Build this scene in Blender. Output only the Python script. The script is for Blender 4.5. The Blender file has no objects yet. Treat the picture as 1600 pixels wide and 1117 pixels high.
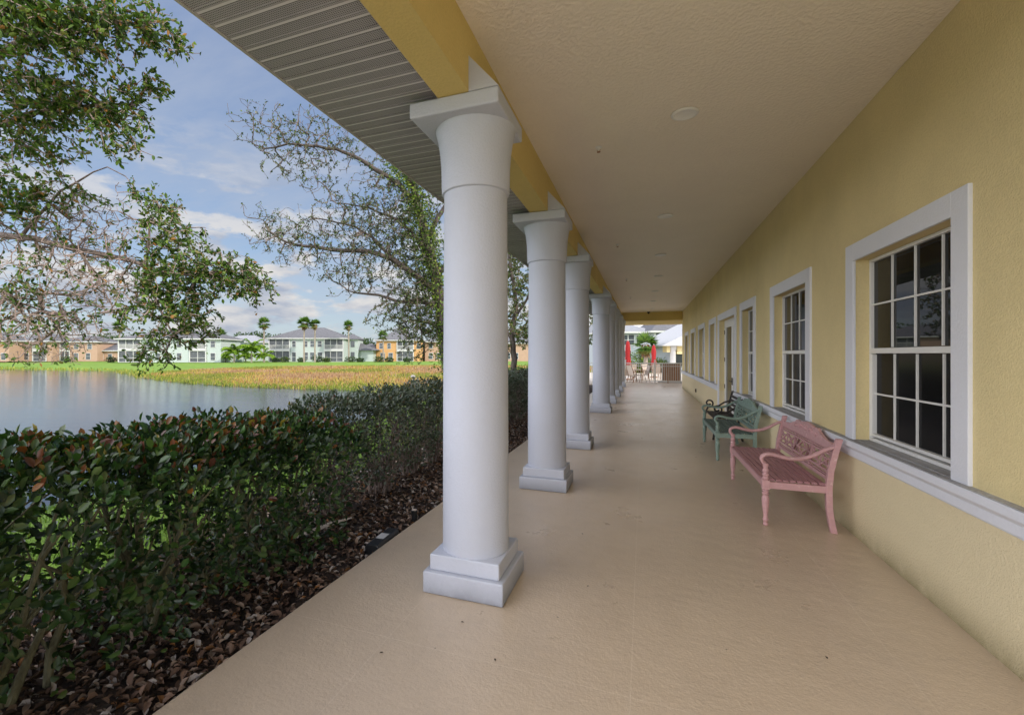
import bpy, math, random
import numpy as np
from mathutils import Vector, Matrix
R = random.Random(7)
NR = np.random.RandomState(11)
scene = bpy.context.scene
COL = scene.collection
pi = math.pi

# ------------------------------------------------------------------ survey helper
YAW, FPX, CX, HY, EYE = 0.3711, 734.93, 719.8, 554.0, 1.6
_c, _s = math.cos(YAW), math.sin(YAW)
def spot(u, v, d):
    """world point seen from the viewpoint in direction (u, v) at distance d along the view axis"""
    x = (u - CX) / FPX * d
    return Vector((x * _c - d * _s, x * _s + d * _c, EYE - (v - HY) * d / FPX))

# ------------------------------------------------------------------ materials
def srgb(r, g, b):
    f = lambda c: (c / 255 / 12.92) if c / 255 <= .04045 else ((c / 255 + .055) / 1.055) ** 2.4
    return (f(r), f(g), f(b), 1)
class NT:
    def __init__(s, name):
        m = bpy.data.materials.new(name); m.use_nodes = True
        s.m = m; s.t = m.node_tree; s.n = s.t.nodes; s.b = s.n['Principled BSDF']; s.out = s.n['Material Output']
    def add(s, typ, **kw):
        n = s.n.new(typ)
        for k, v in kw.items():
            if k in n.inputs: n.inputs[k].default_value = v
            else: setattr(n, k, v)
        return n
    def link(s, a, b): s.t.links.new(a, b)
    def noise(s, scale, detail=4, rough=.55, vec=None):
        n = s.add('ShaderNodeTexNoise'); n.inputs['Scale'].default_value = scale
        n.inputs['Detail'].default_value = detail; n.inputs['Roughness'].default_value = rough
        if vec is not None: s.link(vec, n.inputs['Vector'])
        return n.outputs['Fac']
    def ramp(s, fac, stops):
        r = s.add('ShaderNodeValToRGB'); e = r.color_ramp.elements
        while len(e) < len(stops): e.new(.5)
        for i, (p, c) in enumerate(stops): e[i].position = p; e[i].color = c if len(c) == 4 else (*c, 1)
        s.link(fac, r.inputs['Fac']); return r.outputs['Color']
    def math(s, op, a, b=None, clamp=False):
        n = s.add('ShaderNodeMath', operation=op); n.use_clamp = clamp
        for i, x in enumerate((a, b)):
            if x is None: continue
            if isinstance(x, (int, float)): n.inputs[i].default_value = x
            else: s.link(x, n.inputs[i])
        return n.outputs[0]
    def mix(s, fac, a, b, blend='MIX'):
        n = s.add('ShaderNodeMix', data_type='RGBA', blend_type=blend)
        for i, x in ((0, fac), (6, a), (7, b)):
            if isinstance(x, (int, float)): n.inputs[i].default_value = x
            elif isinstance(x, tuple): n.inputs[i].default_value = x
            else: s.link(x, n.inputs[i])
        return n.outputs[2]
    def bump(s, h, strength=.3, dist=.01, base=None):
        n = s.add('ShaderNodeBump'); n.inputs['Strength'].default_value = strength; n.inputs['Distance'].default_value = dist
        s.link(h, n.inputs['Height'])
        if base is not None: s.link(base, n.inputs['Normal'])
        s.link(n.outputs[0], s.b.inputs['Normal']); return n.outputs[0]
    def obj(s): return s.add('ShaderNodeTexCoord').outputs['Object']
    def pos(s): return s.add('ShaderNodeNewGeometry').outputs['Position']
    def sep(s, v):
        n = s.add('ShaderNodeSeparateXYZ'); s.link(v, n.inputs[0]); return n.outputs
    def color(s, c): s.link(c, s.b.inputs['Base Color'])

def stucco(name, col, vary=.12, scale=38, strength=.45, rough=.85, dist=.012, grime=0):
    t = NT(name); p = t.pos()
    n1 = t.noise(1.1, 5, .6, p); n2 = t.noise(scale, 3, .55, p); n3 = t.noise(scale * 3.1, 2, .5, p)
    dark = tuple(c * (1 - vary) for c in col[:3]) + (1,); lite = tuple(min(1, c * (1 + vary * .6)) for c in col[:3]) + (1,)
    c = t.ramp(n1, [(.3, dark), (.7, lite)])
    c = t.mix(.35, c, t.ramp(n2, [(.3, dark), (.65, lite)]), 'MIX')
    if grime and name == 'yellow_stucco':
        zz = t.sep(p)[2]; c = t.mix(t.math('MULTIPLY', t.math('LESS_THAN', zz, .72), .75), c, (.80, .70, .48, 1));  # floor bounce painted in: paler cream below the ledge
    if grime:
        z = t.sep(p)[2]
        g = t.math('SUBTRACT', 1.0, t.math('MULTIPLY', z, 1 / grime, True), True)
        g = t.math('MULTIPLY', t.math('MULTIPLY', g, g), t.math('MULTIPLY', t.noise(3.5, 6, .7, p), 1.9, True), True)
        c = t.mix(g, c, tuple(x * .45 for x in col[:3]) + (1,))
    t.color(c); t.b.inputs['Roughness'].default_value = rough
    h = t.math('ADD', t.ramp(n2, [(.38, (0, 0, 0, 1)), (.62, (1, 1, 1, 1))]), t.math('MULTIPLY', n3, .4))
    t.bump(h, strength, dist); return t.m
def paint(name, col, rough=.45, vary=.06, scale=9, bump=.05):
    t = NT(name); o = t.obj(); n = t.noise(scale, 5, .6, o)
    t.color(t.ramp(n, [(.3, tuple(c * (1 - vary) for c in col[:3]) + (1,)), (.7, tuple(min(1, c * (1 + vary)) for c in col[:3]) + (1,))]))
    t.b.inputs['Roughness'].default_value = rough
    if bump: t.bump(t.noise(60, 3, .6, o), bump, .003)
    return t.m
M = {}
M['yellow'] = stucco('yellow_stucco', (.78, .655, .35), grime=.30, scale=85, strength=.36)
M['beam'] = stucco('ochre_stucco', (.66, .51, .19), scale=60, strength=.25)
M['ceil'] = stucco('ceiling_stucco', (.82, .75, .64), vary=.05, scale=38, strength=.38, rough=.48)
M['white'] = stucco('white_stucco', (.50, .525, .60), vary=.04, scale=70, strength=.14, rough=.7, grime=.22)
M['trim'] = stucco('white_trim_paint', (.74, .76, .82), vary=.05, scale=60, strength=.12, rough=.6)
M['sill'] = stucco('weathered_ledge', (.42, .42, .43), vary=.45, scale=35, strength=.5)
M['vinyl'] = paint('window_vinyl', (.78, .78, .76), .35, .03)
M['fascia'] = paint('fascia_paint', (.42, .40, .38), .5)
M['lamp'] = paint('dull_lamp_glass', (.22, .20, .16), .3)
M['black'] = paint('black_plastic', (.015, .016, .018), .4)
M['blackmetal'] = paint('black_metal', (.02, .02, .02), .35)
M['mintwall'] = stucco('mint_stucco', (.47, .53, .52), vary=.06, scale=3, strength=.1)
M['greywall'] = stucco('pale_grey_stucco', (.46, .50, .55), vary=.05, scale=3, strength=.1)
M['orangewall'] = stucco('orange_stucco', (.62, .35, .15), vary=.1, scale=3, strength=.1)
M['peachwall'] = stucco('peach_stucco', (.47, .31, .225), vary=.1, scale=3, strength=.1)
M['farwhite'] = paint('far_white_paint', (.60, .60, .60), .6)
M['redcloth'] = paint('red_canvas', (.42, .018, .02), .8, .15)
M['brownwood'] = paint('brown_board', (.32, .17, .09), .6, .25)
M['wicker'] = paint('brown_wicker', (.24, .12, .06), .7, .4, 40, .4)
M['cushion'] = paint('pale_sling_fabric', (.62, .52, .44), .8, .1)
M['concrete'] = stucco('patio_concrete', (.70, .62, .52), vary=.1, scale=25, strength=.2)

def floor_mat():
    t = NT('porch_floor_coating'); p = t.pos(); x, y, z = t.sep(p)
    base = t.ramp(t.noise(.9, 6, .6, p), [(.25, (.52, .405, .30, 1)), (.75, (.63, .50, .37, 1))])
    fine = t.noise(150, 3, .7, p)
    c = t.mix(.5, base, t.ramp(fine, [(.3, (.44, .35, .25, 1)), (.7, (.70, .575, .425, 1))]))
    v = t.add('ShaderNodeTexVoronoi'); v.inputs['Scale'].default_value = 3.2; t.link(p, v.inputs['Vector'])
    speck = t.math('LESS_THAN', v.outputs['Distance'], .017)
    c = t.mix(t.math('MULTIPLY', speck, .8), c, (.06, .045, .03, 1))
    stain = t.ramp(t.noise(2.3, 8, .75, p), [(.50, (0, 0, 0, 1)), (.72, (1, 1, 1, 1))])
    c = t.mix(t.math('MULTIPLY', stain, .22), c, (.30, .235, .18, 1))
    joint = None
    for x0 in (-1.35, -.06, 1.23):
        d = t.math('ABSOLUTE', t.math('SUBTRACT', x, x0)); j = t.math('LESS_THAN', d, .0035)
        joint = j if joint is None else t.math('MAXIMUM', joint, j)
    yy = t.math('ABSOLUTE', t.math('SUBTRACT', t.math('FRACT', t.math('MULTIPLY', t.math('ADD', y, .30), 1 / 5.264)), .5))
    j2 = t.math('LESS_THAN', t.math('MULTIPLY', yy, 5.264), .0035)
    joint = t.math('MAXIMUM', joint, j2)
    c = t.mix(t.math('MULTIPLY', joint, .2), c, (.74, .64, .52, 1))
    t.color(c)
    t.link(t.ramp(t.noise(1.7, 6, .65, p), [(.3, (.26, .26, .26, 1)), (.7, (.36, .36, .36, 1))]), t.b.inputs['Roughness'])
    t.b.inputs['Specular IOR Level'].default_value = .8
    h = t.math('ADD', t.math('MULTIPLY', t.noise(55, 4, .6, p), .8), t.math('ADD', t.math('MULTIPLY', t.noise(4.5, 3, .5, p), 2.2), t.math('MULTIPLY', joint, -.8)))
    t.bump(h, .42, .008); return t.m
M['floor'] = floor_mat()

def soffit_mat():
    t = NT('perforated_vinyl_soffit'); p = t.pos(); x, y, z = t.sep(p)
    k = .0115
    def cell(a, off=0.0):
        f = t.math('SUBTRACT', t.math('FRACT', t.math('ADD', t.math('MULTIPLY', a, 1 / k), off)), .5)
        return t.math('MULTIPLY', f, f)
    r = t.math('ADD', cell(x), cell(y))
    hole = t.math('LESS_THAN', r, .075)
    ph = t.math('FRACT', t.math('MULTIPLY', t.math('SUBTRACT', y, 1.72), 1 / .105))
    field = t.math('MULTIPLY', t.math('GREATER_THAN', ph, .24), t.math('LESS_THAN', ph, .96))
    hole = t.math('MULTIPLY', hole, field)
    c = t.ramp(t.noise(2, 4, .6, p), [(.3, (.35, .335, .365, 1)), (.7, (.42, .40, .43, 1))])
    rib_shadow = t.math('MAXIMUM', t.math('LESS_THAN', ph, .035), t.math('MULTIPLY', t.math('GREATER_THAN', ph, .185), t.math('LESS_THAN', ph, .225)))  # shadow lines along the rib edges, painted as dark strips
    c = t.mix(rib_shadow, c, (.06, .06, .06, 1)); c = t.mix(t.math('MULTIPLY', t.math('GREATER_THAN', ph, .035), t.math('LESS_THAN', ph, .185)), c, (.68, .66, .69, 1))
    t.color(t.mix(hole, c, (.03, .03, .03, 1))); t.b.inputs['Roughness'].default_value = .5
    return t.m
M['soffit'] = soffit_mat()

def glass_mat(name, tint=(.012, .013, .014)):
    t = NT(name); o = t.pos()
    t.color(t.ramp(t.noise(1.6, 3, .5, o), [(.35, (*[c * .4 for c in tint], 1)), (.75, (*[c * 2.0 for c in tint], 1))]))
    t.b.inputs['Roughness'].default_value = .015; t.b.inputs['IOR'].default_value = 1.5; t.b.inputs['Specular IOR Level'].default_value = .16
    t.bump(t.noise(1.2, 2, .5, o), .03, .02); return t.m
M['glass'] = glass_mat('dark_window_glass')
def screen_mat():
    t = NT('insect_screen_glass'); t.color(t.ramp(t.noise(1.6, 3, .5, t.pos()), [(.35, (.006, .006, .007, 1)), (.75, (.018, .018, .02, 1))]))
    t.b.inputs['Roughness'].default_value = .14; t.b.inputs['Specular IOR Level'].default_value = .05; return t.m
M['screen'] = screen_mat()
t = NT('far_window_glass'); t.color(t.ramp(t.noise(.8, 2, .5, t.pos()), [(.3, (.035, .04, .05, 1)), (.7, (.11, .13, .15, 1))])); t.b.inputs['Roughness'].default_value = .15; M['farglass'] = t.m
t = NT('porch_screen'); t.color(t.ramp(t.noise(1.3, 3, .6, t.pos()), [(.3, (.05, .055, .065, 1)), (.7, (.13, .14, .16, 1))])); t.b.inputs['Roughness'].default_value = .6; M['porchscreen'] = t.m

def bench_mat(name, col, worn, seat=False):
    t = NT(name); p = t.pos(); o = p
    st = t.add('ShaderNodeMapping'); st.inputs['Scale'].default_value = (4, 30, 30) if not seat else (30, 4, 30); t.link(p, st.inputs['Vector'])
    n = t.noise(1.5, 5, .65, st.outputs[0]); n2 = t.noise(22, 5, .7, p)
    c = t.ramp(n, [(.25, tuple(x * .82 for x in col) + (1,)), (.7, col + (1,))])
    c = t.mix(t.ramp(n2, [(.58, (0, 0, 0, 1)), (.7, (.75, .75, .75, 1))]), c, worn + (1,))
    t.color(c); t.b.inputs['Roughness'].default_value = .55; t.bump(t.math('ADD', n, t.math('MULTIPLY', n2, .5)), .25, .004); return t.m
M['pink'] = bench_mat('pink_paint', (.60, .345, .35), (.74, .56, .54))
M['pinkseat'] = bench_mat('faded_rose_slats', (.42, .21, .225), (.56, .35, .35), True)
M['green'] = bench_mat('green_paint', (.24, .335, .285), (.46, .54, .49))
M['greenseat'] = bench_mat('dull_green_slats', (.09, .14, .125), (.2, .27, .24), True)
M['dark'] = bench_mat('dark_bench_paint', (.03, .022, .02), (.10, .07, .05))

def roof_mat(name, a, b):
    t = NT(name); p = t.pos(); x, y, z = t.sep(p)
    c = t.ramp(t.noise(2.2, 5, .7, p), [(.3, a), (.7, b)])
    row = t.math('FRACT', t.math('MULTIPLY', z, 5.0))
    c = t.mix(t.math('MULTIPLY', t.math('LESS_THAN', row, .25), .35), c, tuple(q * .6 for q in a[:3]) + (1,))
    t.color(c); t.b.inputs['Roughness'].default_value = .9; return t.m
M['roof'] = roof_mat('grey_shingle_roof', (.13, .13, .14, 1), (.21, .21, .225, 1))
M['roofpale'] = roof_mat('pale_grey_roof', (.30, .31, .335, 1), (.40, .41, .44, 1))

def leaf_mat(name, rough=.4, trans=.25, spec=.5):
    t = NT(name)
    a = t.add('ShaderNodeAttribute', attribute_name='Col')
    t.link(a.outputs['Color'], t.b.inputs['Base Color']); t.b.inputs['Roughness'].default_value = rough
    t.b.inputs['Specular IOR Level'].default_value = spec
    tr = t.add('ShaderNodeBsdfTranslucent'); t.link(t.mix(1.0, a.outputs['Color'], (1.3, 1.5, .5, 1), 'MULTIPLY'), tr.inputs['Color'])
    ms = t.add('ShaderNodeMixShader'); ms.inputs[0].default_value = trans
    t.link(t.b.outputs[0], ms.inputs[1]); t.link(tr.outputs[0], ms.inputs[2]); t.link(ms.outputs[0], t.out.inputs['Surface'])
    return t.m
M['leaf'] = leaf_mat('glossy_leaf', .33, .18, .55)
M['leafmatte'] = leaf_mat('matte_leaf', .55, .28, .35)
M['grass'] = leaf_mat('grass_blade', .6, .35, .3)
M['litter'] = leaf_mat('dead_leaf', .75, .05, .3)
def bark_mat(name, a, b, scale=14):
    t = NT(name); p = t.pos(); mp = t.add('ShaderNodeMapping'); mp.inputs['Scale'].default_value = (1, 1, .35); t.link(p, mp.inputs['Vector'])
    n = t.noise(scale, 6, .7, mp.outputs[0]); t.color(t.ramp(n, [(.3, a), (.7, b)])); t.b.inputs['Roughness'].default_value = .9
    t.bump(n, .6, .02); return t.m
M['bark'] = bark_mat('grey_brown_bark', (.10, .075, .065, 1), (.33, .26, .23, 1))
M['twig'] = bark_mat('pale_twig_bark', (.22, .155, .14, 1), (.50, .39, .35, 1))
M['darkbark'] = bark_mat('dark_bark', (.035, .028, .024, 1), (.15, .12, .10, 1))
M['twigdark'] = bark_mat('brown_twig_bark', (.09, .07, .06, 1), (.27, .21, .18, 1))
M['palmbark'] = bark_mat('palm_trunk_bark', (.22, .18, .15, 1), (.42, .36, .30, 1), 6)
M['stem'] = bark_mat('mossy_stem_bark', (.09, .085, .05, 1), (.26, .25, .15, 1), 20)

def ground_mat():
    t = NT('lawn_and_marsh_ground'); p = t.pos()
    a = t.add('ShaderNodeAttribute', attribute_name='Col')
    n = t.noise(.35, 6, .7, p); n2 = t.noise(7, 4, .7, p)
    k = t.math('ADD', t.math('MULTIPLY', n, .9), t.math('MULTIPLY', n2, .8))
    c = t.mix(1.0, a.outputs['Color'], t.ramp(k, [(.45, (.55, .55, .5, 1)), (1.15, (1.3, 1.3, 1.2, 1))]), 'MULTIPLY')
    t.color(c); t.b.inputs['Roughness'].default_value = .95; t.bump(n2, .6, .08); return t.m
M['ground'] = ground_mat()
def water_mat():
    t = NT('pond_water'); p = t.pos(); mp = t.add('ShaderNodeMapping'); mp.inputs['Scale'].default_value = (1.0, 2.2, 1); mp.inputs['Rotation'].default_value = (0, 0, YAW); t.link(p, mp.inputs['Vector'])
    t.b.inputs['Base Color'].default_value = (.008, .026, .055, 1); t.b.inputs['Roughness'].default_value = .02; t.b.inputs['IOR'].default_value = 1.33
    n = t.math('ADD', t.math('MULTIPLY', t.noise(3.2, 4, .6, mp.outputs[0]), .8), t.math('MULTIPLY', t.noise(.25, 2, .5, mp.outputs[0]), 1.4))
    t.bump(n, .34, .03); t.b.inputs['Specular IOR Level'].default_value = .5; return t.m
M['water'] = water_mat()
t = NT('mulch_soil'); p = t.pos(); t.color(t.ramp(t.noise(28, 5, .8, p), [(.35, (.02, .014, .011, 1)), (.6, (.075, .05, .038, 1)), (.75, (.16, .11, .085, 1))])); t.b.inputs['Roughness'].default_value = .95; t.bump(t.noise(30, 4, .8, p), 1, .04); M['mulch'] = t.m

# ------------------------------------------------------------------ mesh helpers
def tag(o, label=None, cat=None, group=None, kind=None):
    if label: o['label'] = label
    if cat: o['category'] = cat
    if group: o['group'] = group
    if kind: o['kind'] = kind
    return o
def empty(name, loc=(0, 0, 0), rz=0, label=None, cat=None, group=None):
    o = bpy.data.objects.new(name, None); COL.objects.link(o); o.location = loc; o.rotation_euler = (0, 0, rz)
    o.empty_display_size = .2
    return tag(o, label, cat, group)
def link_mesh(name, me, mat, parent=None):
    o = bpy.data.objects.new(name, me); COL.objects.link(o)
    if mat: me.materials.append(mat)
    if parent is not None: o.parent = parent
    return o
class MB:
    def __init__(s): s.v = []; s.f = []; s.sm = []
    def _add(s, vs, fs, smooth=False):
        b = len(s.v); s.v += [tuple(v) for v in vs]; s.f += [tuple(b + i for i in f) for f in fs]; s.sm += [smooth] * len(fs); return s
    def box(s, x0, x1, y0, y1, z0, z1):
        vs = [(x, y, z) for z in (z0, z1) for y in (y0, y1) for x in (x0, x1)]
        return s._add(vs, [(0, 2, 3, 1), (4, 5, 7, 6), (0, 1, 5, 4), (2, 6, 7, 3), (0, 4, 6, 2), (1, 3, 7, 5)])
    def bar(s, a, b, w, h, up=(0, 0, 1)):
        a = Vector(a); b = Vector(b); d = (b - a).normalized(); up = Vector(up)
        sd = d.cross(up)
        if sd.length < 1e-4: sd = d.cross(Vector((1, 0, 0)))
        sd.normalize(); u = sd.cross(d)
        vs = [p + sd * (w / 2 * i) + u * (h / 2 * j) for p in (a, b) for j in (-1, 1) for i in (-1, 1)]
        return s._add(vs, [(0, 1, 3, 2), (4, 6, 7, 5), (0, 4, 5, 1), (2, 3, 7, 6), (0, 2, 6, 4), (1, 5, 7, 3)])
    def tube(s, pts, rad, n=8, flat=1.0, up=None):
        pts = [Vector(p) for p in pts]
        if not hasattr(rad, '__len__'): rad = [rad] * len(pts)
        vs = []; prev = None
        for i, p in enumerate(pts):
            d = (pts[min(i + 1, len(pts) - 1)] - pts[max(i - 1, 0)]).normalized()
            ref = Vector(up) if up else (prev if prev is not None else (Vector((0, 0, 1)) if abs(d.z) < .9 else Vector((1, 0, 0))))
            a = ref - d * ref.dot(d)
            if a.length < 1e-5: a = d.orthogonal()
            a.normalize(); b = d.cross(a); prev = a
            for k in range(n):
                t = 2 * pi * k / n; vs.append(p + (a * math.cos(t) * flat + b * math.sin(t)) * rad[i])
        fs = [(i * n + k, i * n + (k + 1) % n, (i + 1) * n + (k + 1) % n, (i + 1) * n + k) for i in range(len(pts) - 1) for k in range(n)]
        fs += [tuple(reversed(range(n))), tuple((len(pts) - 1) * n + k for k in range(n))]
        return s._add(vs, fs, True)
    def lathe(s, prof, cx=0, cy=0, n=32):
        vs = [(cx + r * math.cos(2 * pi * k / n), cy + r * math.sin(2 * pi * k / n), z) for r, z in prof for k in range(n)]
        fs = [(i * n + k, i * n + (k + 1) % n, (i + 1) * n + (k + 1) % n, (i + 1) * n + k) for i in range(len(prof) - 1) for k in range(n)]
        fs += [tuple(reversed(range(n))), tuple((len(prof) - 1) * n + k for k in range(n))]
        return s._add(vs, fs, True)
    def prism(s, poly, a, b):
        """poly: list of 3d points; extruded from offset a to offset b (vectors)"""
        a = Vector(a); b = Vector(b); n = len(poly)
        vs = [Vector(p) + a for p in poly] + [Vector(p) + b for p in poly]
        return s._add(vs, [tuple(range(n)), tuple(reversed(range(n, 2 * n)))] + [(i, (i + 1) % n + 0, (i + 1) % n + n, i + n) for i in range(n)])
    def quad(s, *p): return s._add(p, [tuple(range(len(p)))])
    def ball(s, c, r, n=8, sq=(1, 1, 1)):
        prof = [(math.sin(pi * i / n), -math.cos(pi * i / n)) for i in range(n + 1)]; m = n * 2
        vs = [(c[0] + r * sq[0] * a * math.cos(2 * pi * k / m), c[1] + r * sq[1] * a * math.sin(2 * pi * k / m), c[2] + r * sq[2] * z) for a, z in prof for k in range(m)]
        fs = [(i * m + k, i * m + (k + 1) % m, (i + 1) * m + (k + 1) % m, (i + 1) * m + k) for i in range(n) for k in range(m)]
        return s._add(vs, fs, True)
    def build(s, name, mat, parent=None, bevel=0, seg=2):
        me = bpy.data.meshes.new(name); me.from_pydata(s.v, [], s.f)
        me.polygons.foreach_set('use_smooth', s.sm); me.validate()
        import bmesh
        bm = bmesh.new(); bm.from_mesh(me); bmesh.ops.recalc_face_normals(bm, faces=bm.faces)
        for e in bm.edges:
            if len(e.link_faces) == 2 and e.calc_face_angle(0) > .7: e.smooth = False
        bm.to_mesh(me); bm.free(); me.update()
        o = link_mesh(name, me, mat, parent)
        if bevel:
            m = o.modifiers.new('soft_edge', 'BEVEL'); m.width = bevel; m.segments = seg; m.limit_method = 'ANGLE'; m.angle_limit = .6
        return o
def children_of(o): return [c for c in bpy.data.objects if c.parent == o]
def copy_tree(o, loc=None, rz=None, label=None, parent=None):
    c = o.copy(); COL.objects.link(c)
    if parent is not None: c.parent = parent
    for ch in children_of(o): copy_tree(ch, parent=c)
    if loc is not None: c.location = loc
    if rz is not None: c.rotation_euler = (0, 0, rz)
    if label: c['label'] = label
    return c

# leaves as one mesh: base, direction, normal, length, width, colour per leaf
def leaves(name, mat, P, D, N, L, W, C, parent=None, fold=.25, shape='leaf'):
    P = np.asarray(P, float); n = len(P)
    D = D / (np.linalg.norm(D, axis=1, keepdims=True) + 1e-9)
    S = np.cross(D, N); S /= (np.linalg.norm(S, axis=1, keepdims=True) + 1e-9); U = np.cross(S, D)
    L = np.broadcast_to(L, (n,))[:, None]; W = np.broadcast_to(W, (n,))[:, None]
    if shape == 'leaf':   # oval folded leaf: 8 verts
        k = [(0, 0, 0), (.3, .42, fold), (.68, .45, fold), (1, 0, .1 - fold * .3), (.68, -.45, fold), (.3, -.42, fold), (.32, 0, 0), (.7, 0, 0)]
        F = [(0, 6, 1), (6, 7, 2, 1), (7, 3, 2), (0, 5, 6), (5, 4, 7, 6), (4, 3, 7)]
    elif shape == 'dia':
        k = [(0, 0, 0), (.5, .5, fold * .6), (1, 0, 0), (.5, -.5, fold * .6)]; F = [(0, 1, 2), (0, 2, 3)]
    else:  # blade
        k = [(0, .5, 0), (0, -.5, 0), (.6, -.3, .06), (.6, .3, .06), (1, 0, .18)]; F = [(0, 1, 2, 3), (3, 2, 4)]
    V = np.stack([P + D * L * a + S * W * b + U * W * c for a, b, c in k], 1).reshape(-1, 3)
    nv = len(k); off = (np.arange(n) * nv)
    loops = []; tot = []
    flat = np.concatenate([np.array(f) for f in F]); sizes = np.array([len(f) for f in F])
    loops = (off[:, None] + flat[None, :]).reshape(-1); tot = np.tile(sizes, n); start = np.concatenate([[0], np.cumsum(tot)[:-1]])
    me = bpy.data.meshes.new(name)
    me.vertices.add(len(V)); me.vertices.foreach_set('co', V.astype(np.float32).ravel())
    me.loops.add(len(loops)); me.loops.foreach_set('vertex_index', loops.astype(np.int32))
    me.polygons.add(len(tot)); me.polygons.foreach_set('loop_start', start.astype(np.int32)); me.polygons.foreach_set('loop_total', tot.astype(np.int32))
    me.update(calc_edges=True)
    ca = me.color_attributes.new('Col', 'FLOAT_COLOR', 'POINT')
    cc = np.ones((n, nv, 4), np.float32); cc[:, :, :3] = np.asarray(C)[:, None, :]
    ca.data.foreach_set('color', cc.ravel())
    me.polygons.foreach_set('use_smooth', np.ones(len(tot), bool) if shape == 'leaf' else np.zeros(len(tot), bool))
    return link_mesh(name, me, mat, parent)
def unit(n, rs=NR):
    v = rs.normal(size=(n, 3)); return v / np.linalg.norm(v, axis=1, keepdims=True)
def pal(n, cols, probs, jit=.25, rs=NR):
    cols = np.array(cols); i = rs.choice(len(cols), n, p=np.array(probs) / sum(probs))
    return np.clip(cols[i] * (1 + rs.uniform(-jit, jit, (n, 1))), 0, 1)

# ================================================================== SETTING
SOF, CEI = 3.32, 3.677
WX = 1.735
# --- terrain
POND = np.array([(-140, 46), (-93, 44), (-71, 45), (-58, 38.5), (-49, 33.5), (-39.7, 29.8), (-30, 27.2), (-24, 26.8), (-18.5, 26.8), (-14, 24.5), (-11.2, 20), (-9.4, 14), (-8.6, 8), (-8.4, 0), (-9, -8), (-30, -14), (-140, -16)], float)
MARSH = np.array([(-16, 27), (-24, 26.8), (-30, 27.2), (-39.7, 29.8), (-47, 33.5), (-52, 36), (-60, 45), (-59, 52), (-54, 58), (-41, 63), (-28, 65), (-16, 69), (-5, 68), (-5, 34), (-8, 28)], float)
def sdist(P, poly):
    P = P[:, None, :2]; A = poly[None]; B = np.roll(poly, -1, 0)[None]
    AB = B - A; t = np.clip(((P - A) * AB).sum(-1) / (AB ** 2).sum(-1), 0, 1)
    d = np.sqrt((((A + AB * t[..., None]) - P) ** 2).sum(-1)).min(1)
    x, y = P[:, 0, 0], P[:, 0, 1]; ins = np.zeros(len(x), bool); n = len(poly)
    for i in range(n):
        x1, y1 = poly[i]; x2, y2 = poly[(i + 1) % n]
        c = ((y1 > y) != (y2 > y)) & (x < (x2 - x1) * (y - y1) / (y2 - y1 + 1e-12) + x1); ins ^= c
    return np.where(ins, -d, d)
def wob(P): return .6 * np.sin(P[:, 0] * .9 + 1.3 * np.sin(P[:, 1] * .5)) * np.sin(P[:, 1] * .7) + .35 * np.sin(P[:, 0] * 2.3 + P[:, 1] * 1.9)
WATER_Z = -.8
def ground_z(P):
    d = sdist(P, POND) + wob(P) * np.clip((P[:, 1] - 18) / 10, 0, 1) * .5
    w = np.clip(4 + (P[:, 1] - 14) * 2.6, 3.6, 42)
    t = np.clip(d / w, 0, 1); s = t * t * (3 - 2 * t)
    return np.where(d < 0, -.8 + np.maximum(d * .25, -1.0), -.8 + .7 * np.sqrt(s) * (1 - .0 * s))
def build_ground():
    def axis(parts): return np.unique(np.concatenate([np.arange(a, b, st) for a, b, st in parts]))
    xs = axis([(-4000, -400, 600), (-400, -140, 26), (-140, -60, 2.0), (-60, -12, .8), (-12, -2.12, .35), (-2.12, 3, .6), (3, 60, 6), (60, 400, 40), (400, 4001, 600)])
    ys = axis([(-600, -60, 90), (-60, -10, 8), (-10, 0, 1.2), (0, 16, .4), (16, 70, .8), (70, 140, 4), (140, 500, 40), (500, 6001, 700)])
    X, Y = np.meshgrid(xs, ys); P = np.stack([X.ravel(), Y.ravel()], 1)
    Z = ground_z(P)
    Z = np.where((P[:, 0] > -3.9), -.10, Z); Z = np.where(P[:, 0] > -3.62, -.22, Z)
    near = P[:, 0] > -2.2
    nx, ny = len(xs), len(ys)
    me = bpy.data.meshes.new('ground')
    idx = np.arange(nx * ny).reshape(ny, nx)
    F = np.stack([idx[:-1, :-1], idx[:-1, 1:], idx[1:, 1:], idx[1:, :-1]], -1).reshape(-1, 4)
    me.from_pydata(np.column_stack([P, Z]).tolist(), [], F.tolist()); me.update()
    me.polygons.foreach_set('use_smooth', np.ones(len(F), bool))
    dm = sdist(P, MARSH); dp = sdist(P, POND)
    lawn = np.array((.17, .29, .03)); marsh = np.array((.34, .22, .10)); edge = np.array((.16, .17, .045)); mud = np.array((.05, .05, .035)); nearl = np.array((.10, .16, .03))
    k = np.clip(.5 - (dm + wob(P)) / 3, 0, 1)[:, None]
    C = lawn * (1 - k) + marsh * k
    k = np.clip(1 - np.abs(dp) / 1.5, 0, 1)[:, None] * (P[:, 1] > 10)[:, None]; C = C * (1 - k) + edge * k
    k = (dp < -.4)[:, None]; C = np.where(k, mud, C)
    ca = me.color_attributes.new('Col', 'FLOAT_COLOR', 'POINT'); ca.data.foreach_set('color', np.column_stack([C, np.ones(len(C))]).astype(np.float32).ravel())
    return tag(link_mesh('ground', me, M['ground']), kind='structure')
build_ground()
mb = MB(); mb.quad((-150, -20, WATER_Z), (-7.5, -20, WATER_Z), (-7.5, 50, WATER_Z), (-150, 50, WATER_Z)); tag(mb.build('pond_water', M['water']), kind='structure')
mb = MB(); mb.box(-9, 14, -16, -1.62, -.30, -.006); tag(mb.build('bounce_slab', M['concrete']), kind='structure')  # unseen pale slab added behind the viewer to bounce light onto the ceiling
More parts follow.
